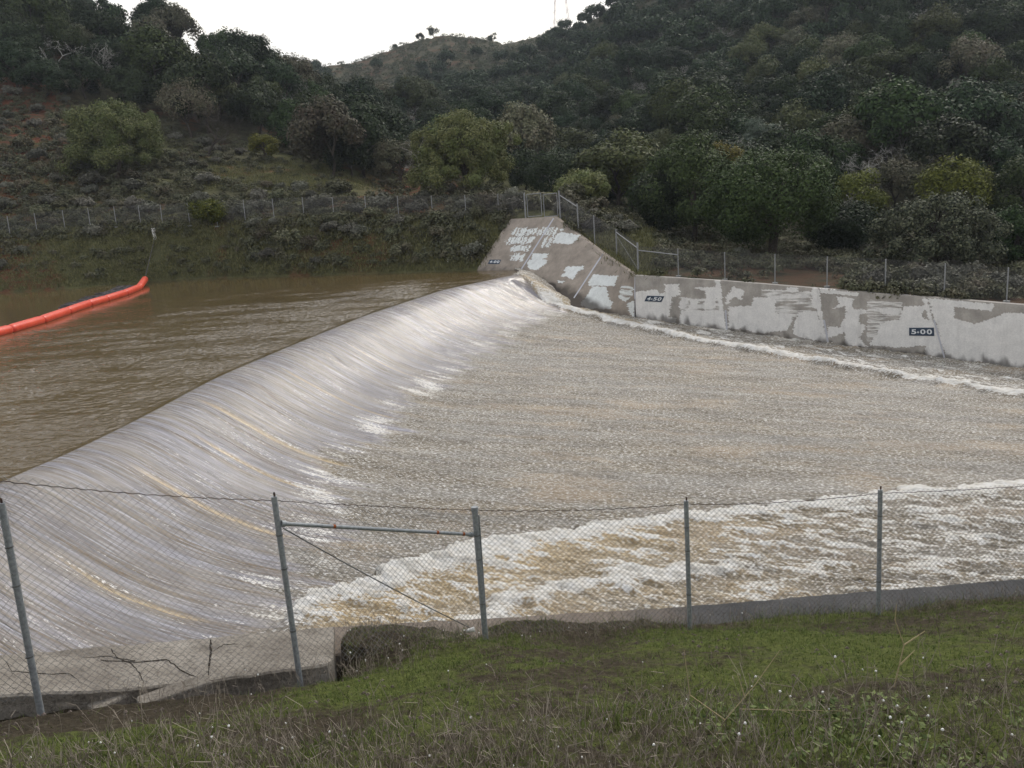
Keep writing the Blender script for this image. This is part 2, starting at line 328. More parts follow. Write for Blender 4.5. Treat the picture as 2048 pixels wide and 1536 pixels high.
def polydist(X, Y, pts, ext=True):
    """signed distance to polyline (positive on its left side) and arc length"""
    best = np.full(X.shape, 1e9); sg = np.zeros(X.shape); al = np.zeros(X.shape); acc = 0
    for i in range(len(pts) - 1):
        ax, ay = pts[i]; bx, by = pts[i + 1]; dx, dy = bx - ax, by - ay; Ln = math.hypot(dx, dy)
        tt = ((X - ax) * dx + (Y - ay) * dy) / Ln ** 2
        tc_ = np.clip(tt, 0 if i else (-9 if False else 0), 1 if i < len(pts) - 2 else 99 if ext else 1)
        d = np.hypot(X - ax - tc_ * dx, Y - ay - tc_ * dy); mk = d < best
        best = np.where(mk, d, best); sg = np.where(mk, np.sign(dx * (Y - ay) - dy * (X - ax)), sg); al = np.where(mk, acc + tc_ * Ln, al); acc += Ln
    return best * sg, al
px = lambda L_: [(p.x, p.y) for p in (on_water(*q) for q in L_)]
near_front = px([(500, 1285), (560, 1250), (620, 1214), (700, 1180), (800, 1143), (950, 1105), (1100, 1070), (1250, 1045), (1400, 1027), (1600, 1005), (1800, 984), (2048, 964)])
near_front2 = px([(900, 1262), (1000, 1215), (1100, 1180), (1250, 1150), (1400, 1140), (1600, 1120)])
far_front = px([(1092, 600), (1120, 618), (1170, 633), (1250, 656), (1400, 688), (1600, 724), (1800, 760), (2048, 797)])
rooster = px([(982, 663), (1040, 670), (1120, 681), (1240, 692)])
print('near_front', near_front[:3], near_front[-1], 'far', far_front[0], far_front[-1])
# sheet + chute in flow coordinates
sA = np.concatenate([np.linspace(-.35, 8, 190, endpoint=False), np.linspace(8, 46, 640)])
tA = np.concatenate([np.linspace(6, 24, 420, endpoint=False), np.linspace(24, 64, 520)])     # crest foot Y
S, T = np.meshgrid(sA, tA); X = crestX(T) + S * Dx; Y = T + S * Dy
Z = zs(S)
turb = sstep(4.2, 5.1, S - 2.0 * sstep(24, 13, T) + fbm(T * .35, S * .15, 1.0, 3) * 1.2 + fbm(T * 2.8, S * .3, 5.0, 4) * 1.1)
flow = fbm(T * 2.2, S * .22, 2.0, 5, .6) * .022 + fbm(T * 9, S * .3, 9.0, 2) * .006
ridge = np.exp(-((fbm(T * .55, S * .03, 4.0, 2) - .1) / .035) ** 2) * .03 * sstep(.5, 2, S) * (1 - sstep(4, 6.5, S))
Z = Z + flow * sstep(-.35, .6, S) * (1 - turb * .5) - ridge + turb * (fbm(X * 1.9, Y * 2.8, 0.0, 4) * .040 + fbm(X * 7, Y * 10, 3.0, 2) * .014)
foam_sheen = .14 * np.exp(-((S - .6) / .6) ** 2); tan_ = np.zeros_like(S)  # crest band whitened: reflected sky sheen painted in; whitewater is added below
for (xa, ya, wd_) in ((400, 800, .10), (395, 872, .07), (415, 885, .05), (262, 930, .09), (560, 735, .05), (700, 690, .05), (120, 1120, .06)):
    q_ = on_water(xa, ya); s0_ = float(s_of(q_.x, q_.y)); T0_ = q_.y - s0_ * Dy; gg_ = np.exp(-((T - T0_ - .04 * fbm(S * .8, T * 0, T0_, 2)) / wd_) ** 2) * sstep(s0_ - .4, s0_ + .8, S) * (1 - sstep(4.0, 5.0, S))
    Z -= gg_ * .05; tan_ = np.maximum(tan_, gg_ * .8); foam_sheen += .35 * np.exp(-((T - T0_ - wd_ * 1.5) / (wd_ * .35)) ** 2) * sstep(s0_ - .4, s0_ + .8, S) * (1 - sstep(4.0, 5.0, S))
streak = fbm(T * 5, S * .25, 8.0, 4)
foam_sheen += .30 * sstep(.15, .5, streak) * sstep(0, 2, S) * (1 - turb) + .52 * sstep(2.8, 4.4, S - 1.6 * sstep(24, 13, T)) * (1 - sstep(4.6, 6.2, S - 2.0 * sstep(24, 13, T))) * sstep(-.4, .5, fbm(T * .9, S * .3, 12.0, 4))
tan_ += sstep(.05, .09, ridge * 2) * .5 * (1 - turb)
rough = fbm(X * 1.4, Y * 2.4, 5.0, 5, .6); rl = 1 - np.abs(fbm(X * 1.1, Y * 1.9, 15.0, 4)) * 1.6
d, al = polydist(X, Y, near_front)                        # near shock: wall side is the right-hand side
UU = X * Dx + Y * Dy; VV = -X * Dy + Y * Dx
d = -d + fbm(UU * .7, VV * .9, 21.0, 4) * .34 + .12 * fbm(X * 3.5, Y * 3.5, 2.0, 4, .65)
rs = fbm(UU * .75, VV * 2.6, 5.0, 5, .6); fs = fbm(UU * 2.4, VV * 6.5, 71.0, 4, .65); fl_ = fbm(UU * 5.5, VV * 12, 81.0, 3, .6)
on = sstep(-.1, .40, d) * sstep(.0, 1.6, al); A = .22 + .30 * np.exp(-((al - 4) / 4.5) ** 2)
Z += on * (A * (np.exp(-(np.maximum(d - .35, 0) / 1.8)) * .85 + .12) + rs * .085 * sstep(0, .8, d) + fs * .028 + fl_ * .012)
fo = .95 * np.exp(-((d - .35) / (.38 + .34 * np.exp(-((al - 4.5) / 4) ** 2))) ** 2) + sstep(-.1, .55, rs * .75 + fs * .55) * .68 * sstep(.3, 1.0, d) * (1 - .45 * sstep(2.5, 7, d)) * (1 - .35 * np.exp(-(al / 7) ** 2)) + .10 + .10 * sstep(8, 18, al) + .20 * fl_
foam_sheen = np.maximum(foam_sheen, on * fo)
tan_ = np.maximum(tan_, on * sstep(.35, .9, d) * (.95 * np.exp(-(d / 2.4)) * (1 - .55 * sstep(7, 15, al)) + .30 * sstep(-.3, .4, rs)) * (1 - .85 * sstep(8, 20, al))); turb = np.maximum(turb, on)
d2, al2 = polydist(X, Y, near_front2, False); d2 = -d2 + fbm(X * 1.2, Y * 1.2, 41.0, 4) * .3
on2 = np.exp(-((d2 - .3) / .35) ** 2) * (1 - sstep(6, 9, al2)); Z += on2 * .12; foam_sheen = np.maximum(foam_sheen, on2 * .85)
d, al = polydist(X, Y, far_front); d = d + fbm(X * .8, Y * .8, 51.0, 4) * .22
on = sstep(-.15, .5, d); Z += on * (.12 + .20 * np.exp(-(np.maximum(d - .3, 0) / .7)) * (.6 + .8 * sstep(-.4, .4, fbm(al * .6, d * 0, 1.7, 3))) + rough * .06) 
foam_sheen = np.maximum(foam_sheen, on * ((.55 + .45 * sstep(-.3, .3, fbm(al * .9, d * 1.5, 66.0, 4))) * np.exp(-((d - .30) / (.32 + .25 * np.exp(-al / 8))) ** 2) + sstep(.1, .6, fbm(al * .5, d * 2.2, 61.0, 4)) * .6 * np.exp(-d / 6) + .33 + .18 * fbm(X * 2, Y * 4, 3.3, 3))); tan_ = np.maximum(tan_, on * np.exp(-((d - 1.0) / .55) ** 2) * .6 * (1 - sstep(4, 16, al)))
turb = np.maximum(turb, on)
d, al = polydist(X, Y, rooster, False); wv = np.exp(-((d + .06 * fbm(X * 3, Y * 3, 1.0, 3)) / (.34 - .022 * al)) ** 2) * (1 - sstep(5.5, 8.5, al)) * sstep(0, .5, al)
Z += wv * .10; foam_sheen = np.maximum(foam_sheen, wv * .55 * sstep(-.5, .3, fbm(X * 2, Y * 4, 7.7, 3)))
# rib of fast water peeling off the far end of the crest, beside the wing wall
rib = np.exp(-((T - 56.3 + S * .12) / .42) ** 2) * sstep(-.3, .8, S) * (1 - sstep(4.8, 6, S)); Z += rib * .16; tan_ = np.maximum(tan_, rib * .4)
trough = np.exp(-((T - 55.5 + S * .12) / .35) ** 2) * sstep(.2, 1, S) * (1 - sstep(4, 5.5, S)); Z -= trough * .3
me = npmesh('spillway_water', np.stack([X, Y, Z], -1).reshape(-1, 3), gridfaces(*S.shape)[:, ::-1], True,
            dict(foam_sheen=foam_sheen, turb=turb, tan=tan_, su=S, tv=T))
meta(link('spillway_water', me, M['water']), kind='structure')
# reservoir
sR = np.concatenate([-.35 - np.linspace(0, 1, 620) ** 1.25 * 40.8, np.linspace(-42, -150, 80)]); tR = np.concatenate([np.linspace(-25, 10, 20, endpoint=False), np.linspace(10, 64, 900, endpoint=False), np.linspace(64, 110, 120)])
S, T = np.meshgrid(sR, tR); X = crestX(T) + S * Dx; Y = T + S * Dy
upd = -S; rip = sstep(26, 6, upd + (T - 30) * .1 + fbm(X * .12, Y * .2, 3.0, 4) * 9)
rip = .08 + .95 * rip * (.45 + .7 * sstep(-.35, .35, fbm(X * .22, Y * .6, 7.0, 4))); rip *= 1 - .75 * sstep(55, 62, Y)
rip += .35 * sstep(26, 18, Y); rip = np.clip(rip, 0, 1.15); rip *= sstep(-.0, .5, upd - .35) * .7 + .3
big_w = fbm(X * .9, Y * 1.5, 2.0, 2) * .018 + fbm(X * 2.6, Y * 4.2, 8.0, 3, .7) * .024
RZ = big_w * rip * sstep(44, 34, upd) * sstep(.35, .6, upd)
me = npmesh('reservoir_water', np.stack([X, Y, RZ], -1).reshape(-1, 3), gridfaces(*S.shape), True, dict(ripple=rip))
meta(link('reservoir_water', me, M['res']), kind='structure')

# ================================================================== CONCRETE WALLS (far side)
def pip(px_, py_, poly):
    ins = np.zeros(px_.shape, bool); n = len(poly)
    for i in range(n):
        x1, y1 = poly[i]; x2, y2 = poly[(i + 1) % n]
        if y1 == y2: continue
        c = ((y1 > py_) != (y2 > py_)) & (px_ < (x2 - x1) * (py_ - y1) / (y2 - y1) + x1); ins ^= c
    return ins
def paint_mask(PX, PY, polys, jit):
    jx = PX + fbm(PX * .09, PY * .35, 3.0, 3) * jit; jy = PY + fbm(PX * .2, PY * .2, 9.0, 3) * jit * .5; out = np.zeros(PX.shape)
    for v, poly in polys: out = np.where(pip(jx, jy, poly), np.maximum(out, v), out)
    return out
def R4(L_): return [(940 + x / 4.452, 360 + y / 4.452) for x, y in L_]
def R5(L_): return [(1250 + x / 2.566, 520 + y / 2.566) for x, y in L_]
strokes = []
def scrib(x0, x1, y0, y1, n, slant=.55):
    for i in range(n):
        x = x0 + (x1 - x0) * (i + .5) / n; wv_ = (x1 - x0) / n * random.uniform(.55, 1.0); a = y0 + random.uniform(0, .25) * (y1 - y0); b = y1 - random.uniform(0, .25) * (y1 - y0)
        strokes.append((1, R4([(x - wv_ / 2, a), (x + wv_ / 2, a - 6), (x + wv_ / 2 - (b - a) * slant, b), (x - wv_ / 2 - (b - a) * slant, b + 5)])))
scrib(400, 790, 420, 498, 13); scrib(350, 580, 500, 575, 8); scrib(380, 550, 575, 640, 6); scrib(385, 500, 652, 728, 5); scrib(660, 760, 495, 610, 4)
P4 = strokes + [(.42, R4(q)) for q in [
 [(360, 440), (430, 425), (470, 430), (560, 455), (560, 480), (440, 495), (370, 500)],
 [(310, 525), (520, 515), (545, 545), (420, 570), (300, 575)], [(355, 590), (515, 585), (500, 625), (345, 630)], [(360, 665), (460, 660), (440, 710), (345, 722)]]] + [(1, R4(q)) for q in [
 [(800, 435), (832, 428), (822, 450), (804, 456)], [(805, 460), (970, 490), (975, 505), (910, 572), (735, 560), (760, 500)],
 [(555, 655), (695, 655), (680, 690), (640, 700), (690, 715), (655, 765), (590, 805), (520, 785), (510, 740), (545, 700)],
 [(850, 770), (1015, 765), (1010, 790), (960, 815), (920, 885), (880, 880), (870, 860), (800, 860), (840, 830)],
 [(780, 895), (840, 900), (830, 922), (780, 915)], [(1100, 840), (1315, 855), (1285, 945), (1055, 940), (1060, 890)],
 [(1080, 945), (1210, 950), (1230, 1010), (1250, 1080), (1270, 1085), (1250, 1150), (1060, 1145), (975, 1110), (1030, 1040), (1060, 1000)],
 [(1400, 1100), (1462, 1072), (1462, 1225), (1430, 1200), (1420, 1180), (1400, 1120)]]] + [(.55, R4([(1350, 930), (1460, 950), (1445, 1040), (1380, 1085), (1318, 1045), (1335, 970)]))]
P5 = [(1, R5(q)) for q in [
 [(44, 165), (165, 150), (170, 175), (205, 170), (205, 125), (275, 122), (280, 180), (240, 190), (230, 290), (262, 300), (255, 322), (120, 325), (44, 300)],
 [(290, 205), (320, 205), (305, 245), (275, 248)], [(340, 205), (380, 205), (365, 250), (330, 250)], [(410, 205), (460, 205), (460, 250), (405, 250)],
 [(290, 258), (500, 262), (520, 362), (360, 350), (276, 328)], [(340, 140), (490, 140), (500, 200), (420, 200), (410, 160)], [(555, 135), (612, 155), (600, 205), (560, 190), (520, 235), (515, 190)],
 [(530, 240), (650, 235), (660, 190), (775, 195), (765, 275), (860, 280), (850, 330), (830, 362), (700, 377), (590, 352), (530, 350)], [(830, 140), (885, 142), (885, 163), (830, 160)],
 [(890, 270), (980, 265), (1010, 340), (1020, 420), (920, 402), (860, 380), (870, 320)], [(960, 150), (1000, 150), (1003, 260), (960, 240)],
 [(1080, 185), (1170, 195), (1165, 250), (1240, 255), (1240, 275), (1200, 280), (1205, 330), (1235, 330), (1230, 355), (1205, 400), (1240, 446), (1130, 438), (1130, 370), (1075, 390), (1040, 400), (1040, 340), (1105, 345), (1130, 290), (1130, 240), (1065, 250), (1100, 225)],
 [(1265, 255), (1420, 250), (1400, 282), (1330, 275)], [(1310, 330), (1410, 300), (1430, 240), (1540, 235), (1520, 290), (1580, 320), (1620, 400), (1640, 500), (1540, 492), (1540, 440), (1400, 450), (1250, 436), (1300, 380)],
 [(1555, 195), (1900, 225), (1880, 262), (1690, 240), (1690, 300), (1800, 330), (1960, 270), (2600, 300), (2600, 700), (1650, 500)], [(1000, 145), (1200, 170), (1190, 185), (1010, 170)]]]
P5 += [(.5, R5(q)) for q in [[(700, 150), (960, 160), (960, 300), (700, 300)], [(1240, 200), (1420, 215), (1420, 420), (1240, 420)], [(280, 190), (480, 200), (480, 300), (280, 300)]]]
JN = [(R4([(745, 340)])[0], R4([(455, 797)])[0]), (R4([(1185, 655)])[0], R4([(925, 1050)])[0])]
# wing: ruled surface, 1:1 slope upstream warping to vertical at the corner joint
wT = [un(1020, 438, 65.2), un(1108, 433, 62.4), un(1203, 505, 57.2), un(1270, 551, 52.0)]
wB = [unz(952, 541.5, 0), unz(1043, 540, 0), un(1149, 597, 54.9), un(1268.5, 638, 51.9)]
un_ = [0, .42, .74, 1.0]
def wing_pt(u, v):
    i = np.clip(np.searchsorted(un_, u, side='right') - 1, 0, 2); f = (u - np.array(un_)[i]) / (np.array(un_)[i + 1] - np.array(un_)[i])
    Ta = np.array([tuple(p) for p in wT]); Ba = np.array([tuple(p) for p in wB]); f = f[..., None]
    t_ = Ta[i] * (1 - f) + Ta[i + 1] * f; b_ = Ba[i] * (1 - f) + Ba[i + 1] * f; v = v[..., None]
    return t_ * (1 - v) + b_ * v
nv, nu = 220, 420; U, Vv = np.meshgrid(np.linspace(0, 1, nu), np.linspace(0, 1.45, nv)); Pw = wing_pt(U, Vv)
PX, PY = proj(Pw.reshape(-1, 3)); PX = PX.reshape(U.shape); PY = PY.reshape(U.shape)
dmp = .55 * sstep(.93, 1.02, Vv + fbm(U * 22, Vv * 3, 1.0, 3) * .06) * (1 - sstep(.62, .68, U)) + sstep(.80, .97, Vv + fbm(U * 18, Vv * 3, 1.0, 3) * .08 - .10 * np.abs(U - .72) * 4) * sstep(.5, .62, U) * .85
mask = paint_mask(PX, PY, P4, 3.5)
V = Pw.reshape(-1, 3); Fg = gridfaces(nv, nu)
back = np.array([.62, .78, 0]) * .45; bk = np.array([tuple(p) for p in wT]); tb = wing_pt(np.linspace(0, 1, nu), np.zeros(nu))
V2 = np.concatenate([V, tb + back + np.array([0, 0, -.02]), tb + back + np.array([0, 0, -2.5])]); n0 = len(V); j = np.arange(nu - 1)
F2 = np.concatenate([Fg, np.stack([n0 + j, n0 + j + 1, j + 1, j], 1), np.stack([n0 + nu + j, n0 + nu + j + 1, n0 + j + 1, n0 + j], 1)])
z2 = np.zeros(2 * nu); wing = empty('wing_wall', wB[1], 'sloping tan concrete wing wall with white painted over graffiti beside the crest', 'wing wall')
wing.location = (0, 0, 0)
wme = npmesh('panel', V2, F2, True, dict(paint=np.concatenate([mask.ravel(), z2]), damp=np.concatenate([dmp.ravel(), z2])))
po = link('panel', wme, M['wing'], wing)
bvw = BVHTree.FromObject(po, bpy.context.evaluated_depsgraph_get()) if False else BVHTree.FromPolygons([tuple(v) for v in V[:n0].tolist()], [tuple(f) for f in Fg.tolist()])
def hit(bv, x, y, off):
    r = Vector(ray(x, y)).normalized(); h = bv.ray_cast(Vector((0, 0, EYE)), r, 500)
    if h[0] is None: return un(x, y, 52)
    return h[0] - r * off
def strip(bv, a, b, wd, off=.02, n=14):
    pts = []
    ax, ay = a; bx, by = b; L_ = math.hypot(bx - ax, by - ay); nx, ny = -(by - ay) / L_ * wd / 2, (bx - ax) / L_ * wd / 2; V = []
    for i in range(n + 1):
        f = i / n; x, y = ax + (bx - ax) * f, ay + (by - ay) * f
        for s_ in (-1, 1): V.append(hit(bv, x + nx * s_, y + ny * s_, off))
    return npmesh('joint', [tuple(v) for v in V], [(2 * i, 2 * i + 1, 2 * i + 3, 2 * i + 2) for i in range(n)])
for a, b in JN: link('expansion_joint', strip(bvw, a, b, 2.4), M['joint'], wing)
def marker(bv, quad, text, parent, lab):
    Q = [hit(bv, x, y, .03) for x, y in quad]; Q2 = [hit(bv, x, y, .0) for x, y in quad]   # tl tr br bl
    me = npmesh('distance_marker', [tuple(v) for v in Q + Q2], [(0, 3, 2, 1), (0, 1, 5, 4), (1, 2, 6, 5), (2, 3, 7, 6), (3, 0, 4, 7)])
    bo = link('distance_marker', me, M['black'], parent); bo['label'] = lab
    mb = MB()
    tot = .0; chars = []
    for i, chx in enumerate(text):
        cu = bpy.data.curves.new('numerals', 'FONT'); cu.body = chx; cu.size = 1; cu.offset = .028; to = bpy.data.objects.new('tmp', cu); COL.objects.link(to)
        bpy.context.view_layer.update(); m_ = bpy.data.meshes.new_from_object(to.evaluated_get(bpy.context.evaluated_depsgraph_get()))
        co = np.array([v.co[:] for v in m_.vertices]); fs = [tuple(p.vertices) for p in m_.polygons]
        bpy.data.objects.remove(to); bpy.data.meshes.remove(m_)
        co[:, 0] -= co[:, 0].min(); wdt = co[:, 0].max(); co[:, 0] /= wdt; co[:, 1] -= co[:, 1].min(); co[:, 1] /= co[:, 1].max()
        if chx == '+': x0, x1, y0, y1 = .315, .41, .30, .58
        else: x0, x1 = {0: (.09, .29), 2: (.45, .66), 3: (.71, .92)}[i]; y0, y1 = .2, .8
        co[:, 0] = x0 + co[:, 0] * (x1 - x0); co[:, 1] = y0 + co[:, 1] * (y1 - y0); chars.append((co, fs))
    for co, fs in chars:
        V = []
        for x, y in co[:, :2]:
            top = Q[0].lerp(Q[1], x); bot = Q[3].lerp(Q[2], x); p = bot.lerp(top, y); V.append(p + (Vector((0, 0, EYE)) - p).normalized() * .03)
        mb.V.append(np.array([tuple(v) for v in V])); 
        tri = []
        for f in fs:
            for k in range(1, len(f) - 1): tri.append((f[0] + mb.n, f[k] + mb.n, f[k + 1] + mb.n))
        mb.F3.append(np.array(tri)); mb.n += len(V)
    link('numerals', mb.mesh('numerals'), M['num'], bo)
marker(bvw, R4([(176, 709), (277, 709), (261, 748), (158, 746)]), '4+00', wing, 'small dark marker reading 4+00')
# straight training wall
WA = (un(1270, 551, 51.8).x, 51.8); q = un(2048, 610, 39.0); WB = (q.x, 39.0)
topy = lambda x: np.interp(x, [1268, 1450, 1650, 1865, 2048, 2400], [550.5, 562, 578, 595, 610, 640])
nx_ = 640; xsr = np.linspace(1269, 2380, nx_); TP = np.array([tuple(un_line(x, topy(x), WA, WB)) for x in xsr]); nvv = 110
dep = np.linspace(0, 4.2, nvv); Vw = np.repeat(TP[None], nvv, 0).copy(); Vw[:, :, 2] -= dep[:, None]
PX, PY = proj(Vw.reshape(-1, 3)); PX = PX.reshape(Vw.shape[:2]); PY = PY.reshape(Vw.shape[:2])
mask = paint_mask(PX, PY, P5, 4); boty = np.interp(PX, [1268, 1450, 1650, 1865, 2048, 2400], [636, 664, 692, 718, 735, 790])
fall = (PY - boty); dmp = sstep(-16, -2, fall + fbm(PX * .05, PY * .02, 2.0, 3) * 14) * .75 + .0
jd = np.zeros_like(PX)
for a, b in (((1440, 563), (1453, 664)), ((1635, 577), (1657, 690)), ((1853, 594), (1889, 716))):
    xx = a[0] + (PY - a[1]) * (b[0] - a[0]) / (b[1] - a[1]); jd = np.maximum(jd, np.exp(-((PX - xx + 5) / 7) ** 2))
mask = np.maximum(mask, jd * .75)
n_ = np.array([-(WB[1] - WA[1]), WB[0] - WA[0]]); n_ = n_ / np.linalg.norm(n_)
BKW = np.array([n_[0], n_[1], 0]) * .4
wallr = empty('training_wall', (0, 0, 0), 'long straight concrete chute wall patched with white paint below the right fence', 'wall')
V = Vw.reshape(-1, 3); n0 = len(V); V2 = np.concatenate([V, TP + BKW, TP + BKW + np.array([0, 0, -2])]); j = np.arange(nx_ - 1)
Fg = gridfaces(nvv, nx_); F2 = np.concatenate([Fg, np.stack([n0 + j, n0 + j + 1, j + 1, j], 1), np.stack([n0 + nx_ + j, n0 + nx_ + j + 1, n0 + j + 1, n0 + j], 1)])
z2 = np.zeros(2 * nx_); link('panel', npmesh('panel', V2, F2, False, dict(paint=np.concatenate([mask.ravel(), z2]), damp=np.concatenate([dmp.ravel(), z2]))), M['wall'], wallr)
bvr = BVHTree.FromPolygons([tuple(v) for v in V.tolist()], [tuple(f) for f in Fg.tolist()])
for a, b in (((1270, 552), (1269, 637)), ((1451, 620), (1454, 663)), ((1648, 640), (1657, 690)), ((1868, 640), (1889, 716))):
    link('expansion_joint', strip(bvr, a, b, 3.4 if a[0] > 1300 else 2.6), M['joint'], wallr)
marker(bvr, R4([(1577, 1030), (1729, 1035), (1704, 1087), (1552, 1080)]), '4+50', wallr, 'dark marker reading 4+50')
marker(bvr, R5([(1458, 348), (1585, 347), (1587, 390), (1458, 388)]), '5+00', wallr, 'dark marker reading 5+00')

# ================================================================== FAR TERRAIN
shY = lambda x: np.interp(x, [-300, 0, 150, 290, 500, 700, 952], [600, 586, 577, 563, 554, 549, 542])
# columns: x -> list of (x, y, Z) layers L0..L8
def colm(x):
    I = lambda xs, ys: float(np.interp(x, xs, ys))
    if x <= 955:
        p = unz(x, shY(x), 0); L0 = (x, float(shY(x)), p.y)
    elif x <= 1020: f = (x - 955) / 65; L0 = (x, 541 + (440 - 541) * f, unz(955, 541, 0).y * (1 - f) + 65.4 * f)
    elif x <= 1108: f = (x - 1020) / 88; L0 = (x, 440 - 4 * f, 65.4 - 2.6 * f)
    elif x <= 1270: L0 = (x, I([1108, 1203, 1270], [436, 507, 553]), I([1108, 1203, 1270], [62.8, 57.6, 52.4]))
    else: p = un_line(x, float(topy(x)), WA, WB, .38); L0 = (x, float(topy(x)) - .5, p.y)
    XS = [-300, 0, 150, 300, 450, 600, 700, 800, 880, 955, 1020, 1108, 1203, 1270, 1357, 1500, 1650, 1800, 2048, 2400]
    y1 = [500, 474, 461, 450, 446, 440, 437, 436, 434, 436, 433, 428, 480, 540, 550, 560, 570, 582, 600, 640]
    Z1 = [86, 84.3, 82.5, 81, 79, 75, 73, 71, 69.5, 67.5, 66, 64, 60, 54, 51.5, 49.5, 47.5, 45.2, 41.5, 38]
    y2 = [440, 405, 385, 372, 362, 358, 372, 392, 388, 378, 378, 385, 412, 440, 515, 528, 535, 548, 570, 600]
    Z2 = [94, 94, 94, 94, 96, 95, 92, 86, 84, 82, 80, 78, 74, 72, 58, 56, 54, 52, 48, 44]
    y3 = [330, 300, 300, 345, 345, 346, 362, 392, 396, 398, 400, 415, 430, 446, 490, 497, 500, 500, 515, 540]
    Z3 = [106, 106, 104, 101, 104, 104, 104, 108, 104, 98, 96, 92, 90, 88, 72, 70, 68, 66, 62, 58]
    y4 = [180, 190, 215, 270, 290, 305, 330, 350, 362, 362, 365, 372, 385, 395, 440, 440, 435, 430, 440, 450]
    Z4 = [130, 128, 125, 120, 122, 125, 128, 132, 130, 125, 122, 118, 112, 108, 92, 90, 88, 86, 82, 78]
    y5 = [-120, -60, 30, 95, 140, 195, 260, 300, 310, 305, 300, 305, 310, 310, 340, 330, 320, 315, 310, 305]
    Z5 = [205, 200, 195, 188, 178, 165, 160, 165, 170, 168, 162, 158, 150, 144, 128, 122, 118, 114, 108, 102]
    y6 = [60, 80, 120, 180, 220, 240, 240, 225, 215, 205, 200, 195, 190, 180, 190, 170, 150, 130, 110, 80]
    Z6 = [300, 300, 300, 300, 300, 300, 300, 300, 290, 280, 270, 255, 240, 225, 200, 190, 180, 170, 160, 150]
    y7 = [160, 158, 152, 148, 145, 134, 119, 88, 66, 74, 78, 66, 20, -15, -60, -130, -200, -260, -340, -450]
    Z7 = [460, 460, 460, 460, 460, 460, 455, 450, 445, 440, 430, 400, 370, 355, 340, 325, 310, 300, 285, 270]
    out = [L0] + [(x, I(XS, a), I(XS, b)) for a, b in ((y1, Z1), (y2, Z2), (y3, Z3), (y4, Z4), (y5, Z5), (y6, Z6), (y7, Z7))]
    Lp = [un(*q) for q in out]; e = Lp[-1]; Lp.append(Vector((e.x * 1.5, e.y * 1.5, e.z - 60)))
    a = Lp[0]; sk = Vector((0, -1.2, -2.2)) if x < 950 else Vector((.25, .3, -.6)); Lp = [a + sk] + Lp
    return Lp
cxs = np.concatenate([np.linspace(-300, 940, 190, endpoint=False), np.linspace(940, 1290, 110, endpoint=False), np.linspace(1290, 2400, 190)])
CP = np.array([[tuple(p) for p in colm(x)] for x in cxs])      # (ncol, 10, 3)
sub = [3, 40, 26, 26, 30, 44, 44, 50, 10]; rows = []; lay = []
for k, n in enumerate(sub):
    for i in range(n): f = i / n; rows.append(CP[:, k] * (1 - f) + CP[:, k + 1] * f); lay.append(k + f - 1)
rows.append(CP[:, -1]); lay.append(len(sub) - 1.); TG = np.array(rows); lay = np.array(lay)[:, None] + 0 * TG[:, :, 0]
for _ in range(5):      # soften the creases inland
    sm = TG.copy(); sm[1:-1] = (TG[:-2] + TG[2:] + 2 * TG[1:-1]) / 4; sm[:, 1:-1] = (sm[:, :-2] + sm[:, 2:] + 2 * sm[:, 1:-1]) / 4
    k = sstep(1.0, 1.4, lay)[..., None]; TG = TG * (1 - k) + sm * k
x_, y_, r_ = TG[..., 0], TG[..., 1], np.hypot(TG[..., 0], TG[..., 1])
amp = sstep(1.0, 2.0, lay) * np.clip(r_ / 200, .2, 1.6)
TG[..., 2] += fbm(x_ * .03, y_ * .03, 1.0, 5) * 5 * amp * sstep(3, 4.5, lay) * (1 - .8 * sstep(5.2, 7, lay)) + fbm(x_ * .35, y_ * .35, 3.0, 4) * .5 * amp + fbm(x_ * .7, y_ * .7, 6.0, 3) * .22 * sstep(.05, .5, lay) * (1 - sstep(.8, 1.0, lay)) * (x_ < -1)
PX, PY = proj(TG.reshape(-1, 3)); PX = PX.reshape(x_.shape); PY = PY.reshape(x_.shape)
patch = fbm(x_ * .08, y_ * .08, 12.0, 4)
grass = sstep(-.1, .35, patch + .25) * .9 * (lay < 4); grass = np.maximum(grass, .95 * sstep(60, 10, np.abs(PY - 355)) * sstep(420, 520, PX) * (1 - sstep(720, 820, PX)))
grass = np.maximum(grass, sstep(1.6, .6, lay) * sstep(1115, 1150, PX) * (1 - sstep(1290, 1330, PX))); grass = np.maximum(grass, .85 * (lay < 1.1) * (PX < 1010))
grass = np.where((PX > 1330) & (lay < 4.2), .05, grass)
red = .9 * sstep(90, 30, np.hypot((PX - 840) / 1.6, PY - 372)) + .9 * sstep(110, 40, np.hypot((PX - 40) / 1.3, PY - 225)) + .7 * sstep(60, 20, np.hypot((PX - 720) / 1.8, PY - 500)) + .5 * (fbm(x_ * .11, y_ * .11, 33., 3) > .28) * (PX < 950)
red += .45 * ((PX > 1330) & (lay < 2.6)) ; red = np.clip(red * 1.25 + .9 * sstep(150, 20, PX) * (lay < 3.5), 0, 1)
hill = npmesh('hillside', TG.reshape(-1, 3), gridfaces(*x_.shape), True, dict(grass=grass, red=red))
meta(link('hillside', hill, M['hill']), kind='structure')
bvh = BVHTree.FromPolygons([tuple(v) for v in TG.reshape(-1, 3).tolist()], [tuple(f) for f in gridfaces(*x_.shape).tolist()])
def ground(X, Y, top=400):
    h = bvh.ray_cast(Vector((X, Y, top)), Vector((0, 0, -1)), 900); return h[0].z if h[0] else None
def hillhit(x, y):
    h = bvh.ray_cast(Vector((0, 0, EYE)), Vector(ray(x, y)).normalized(), 900); return h[0]

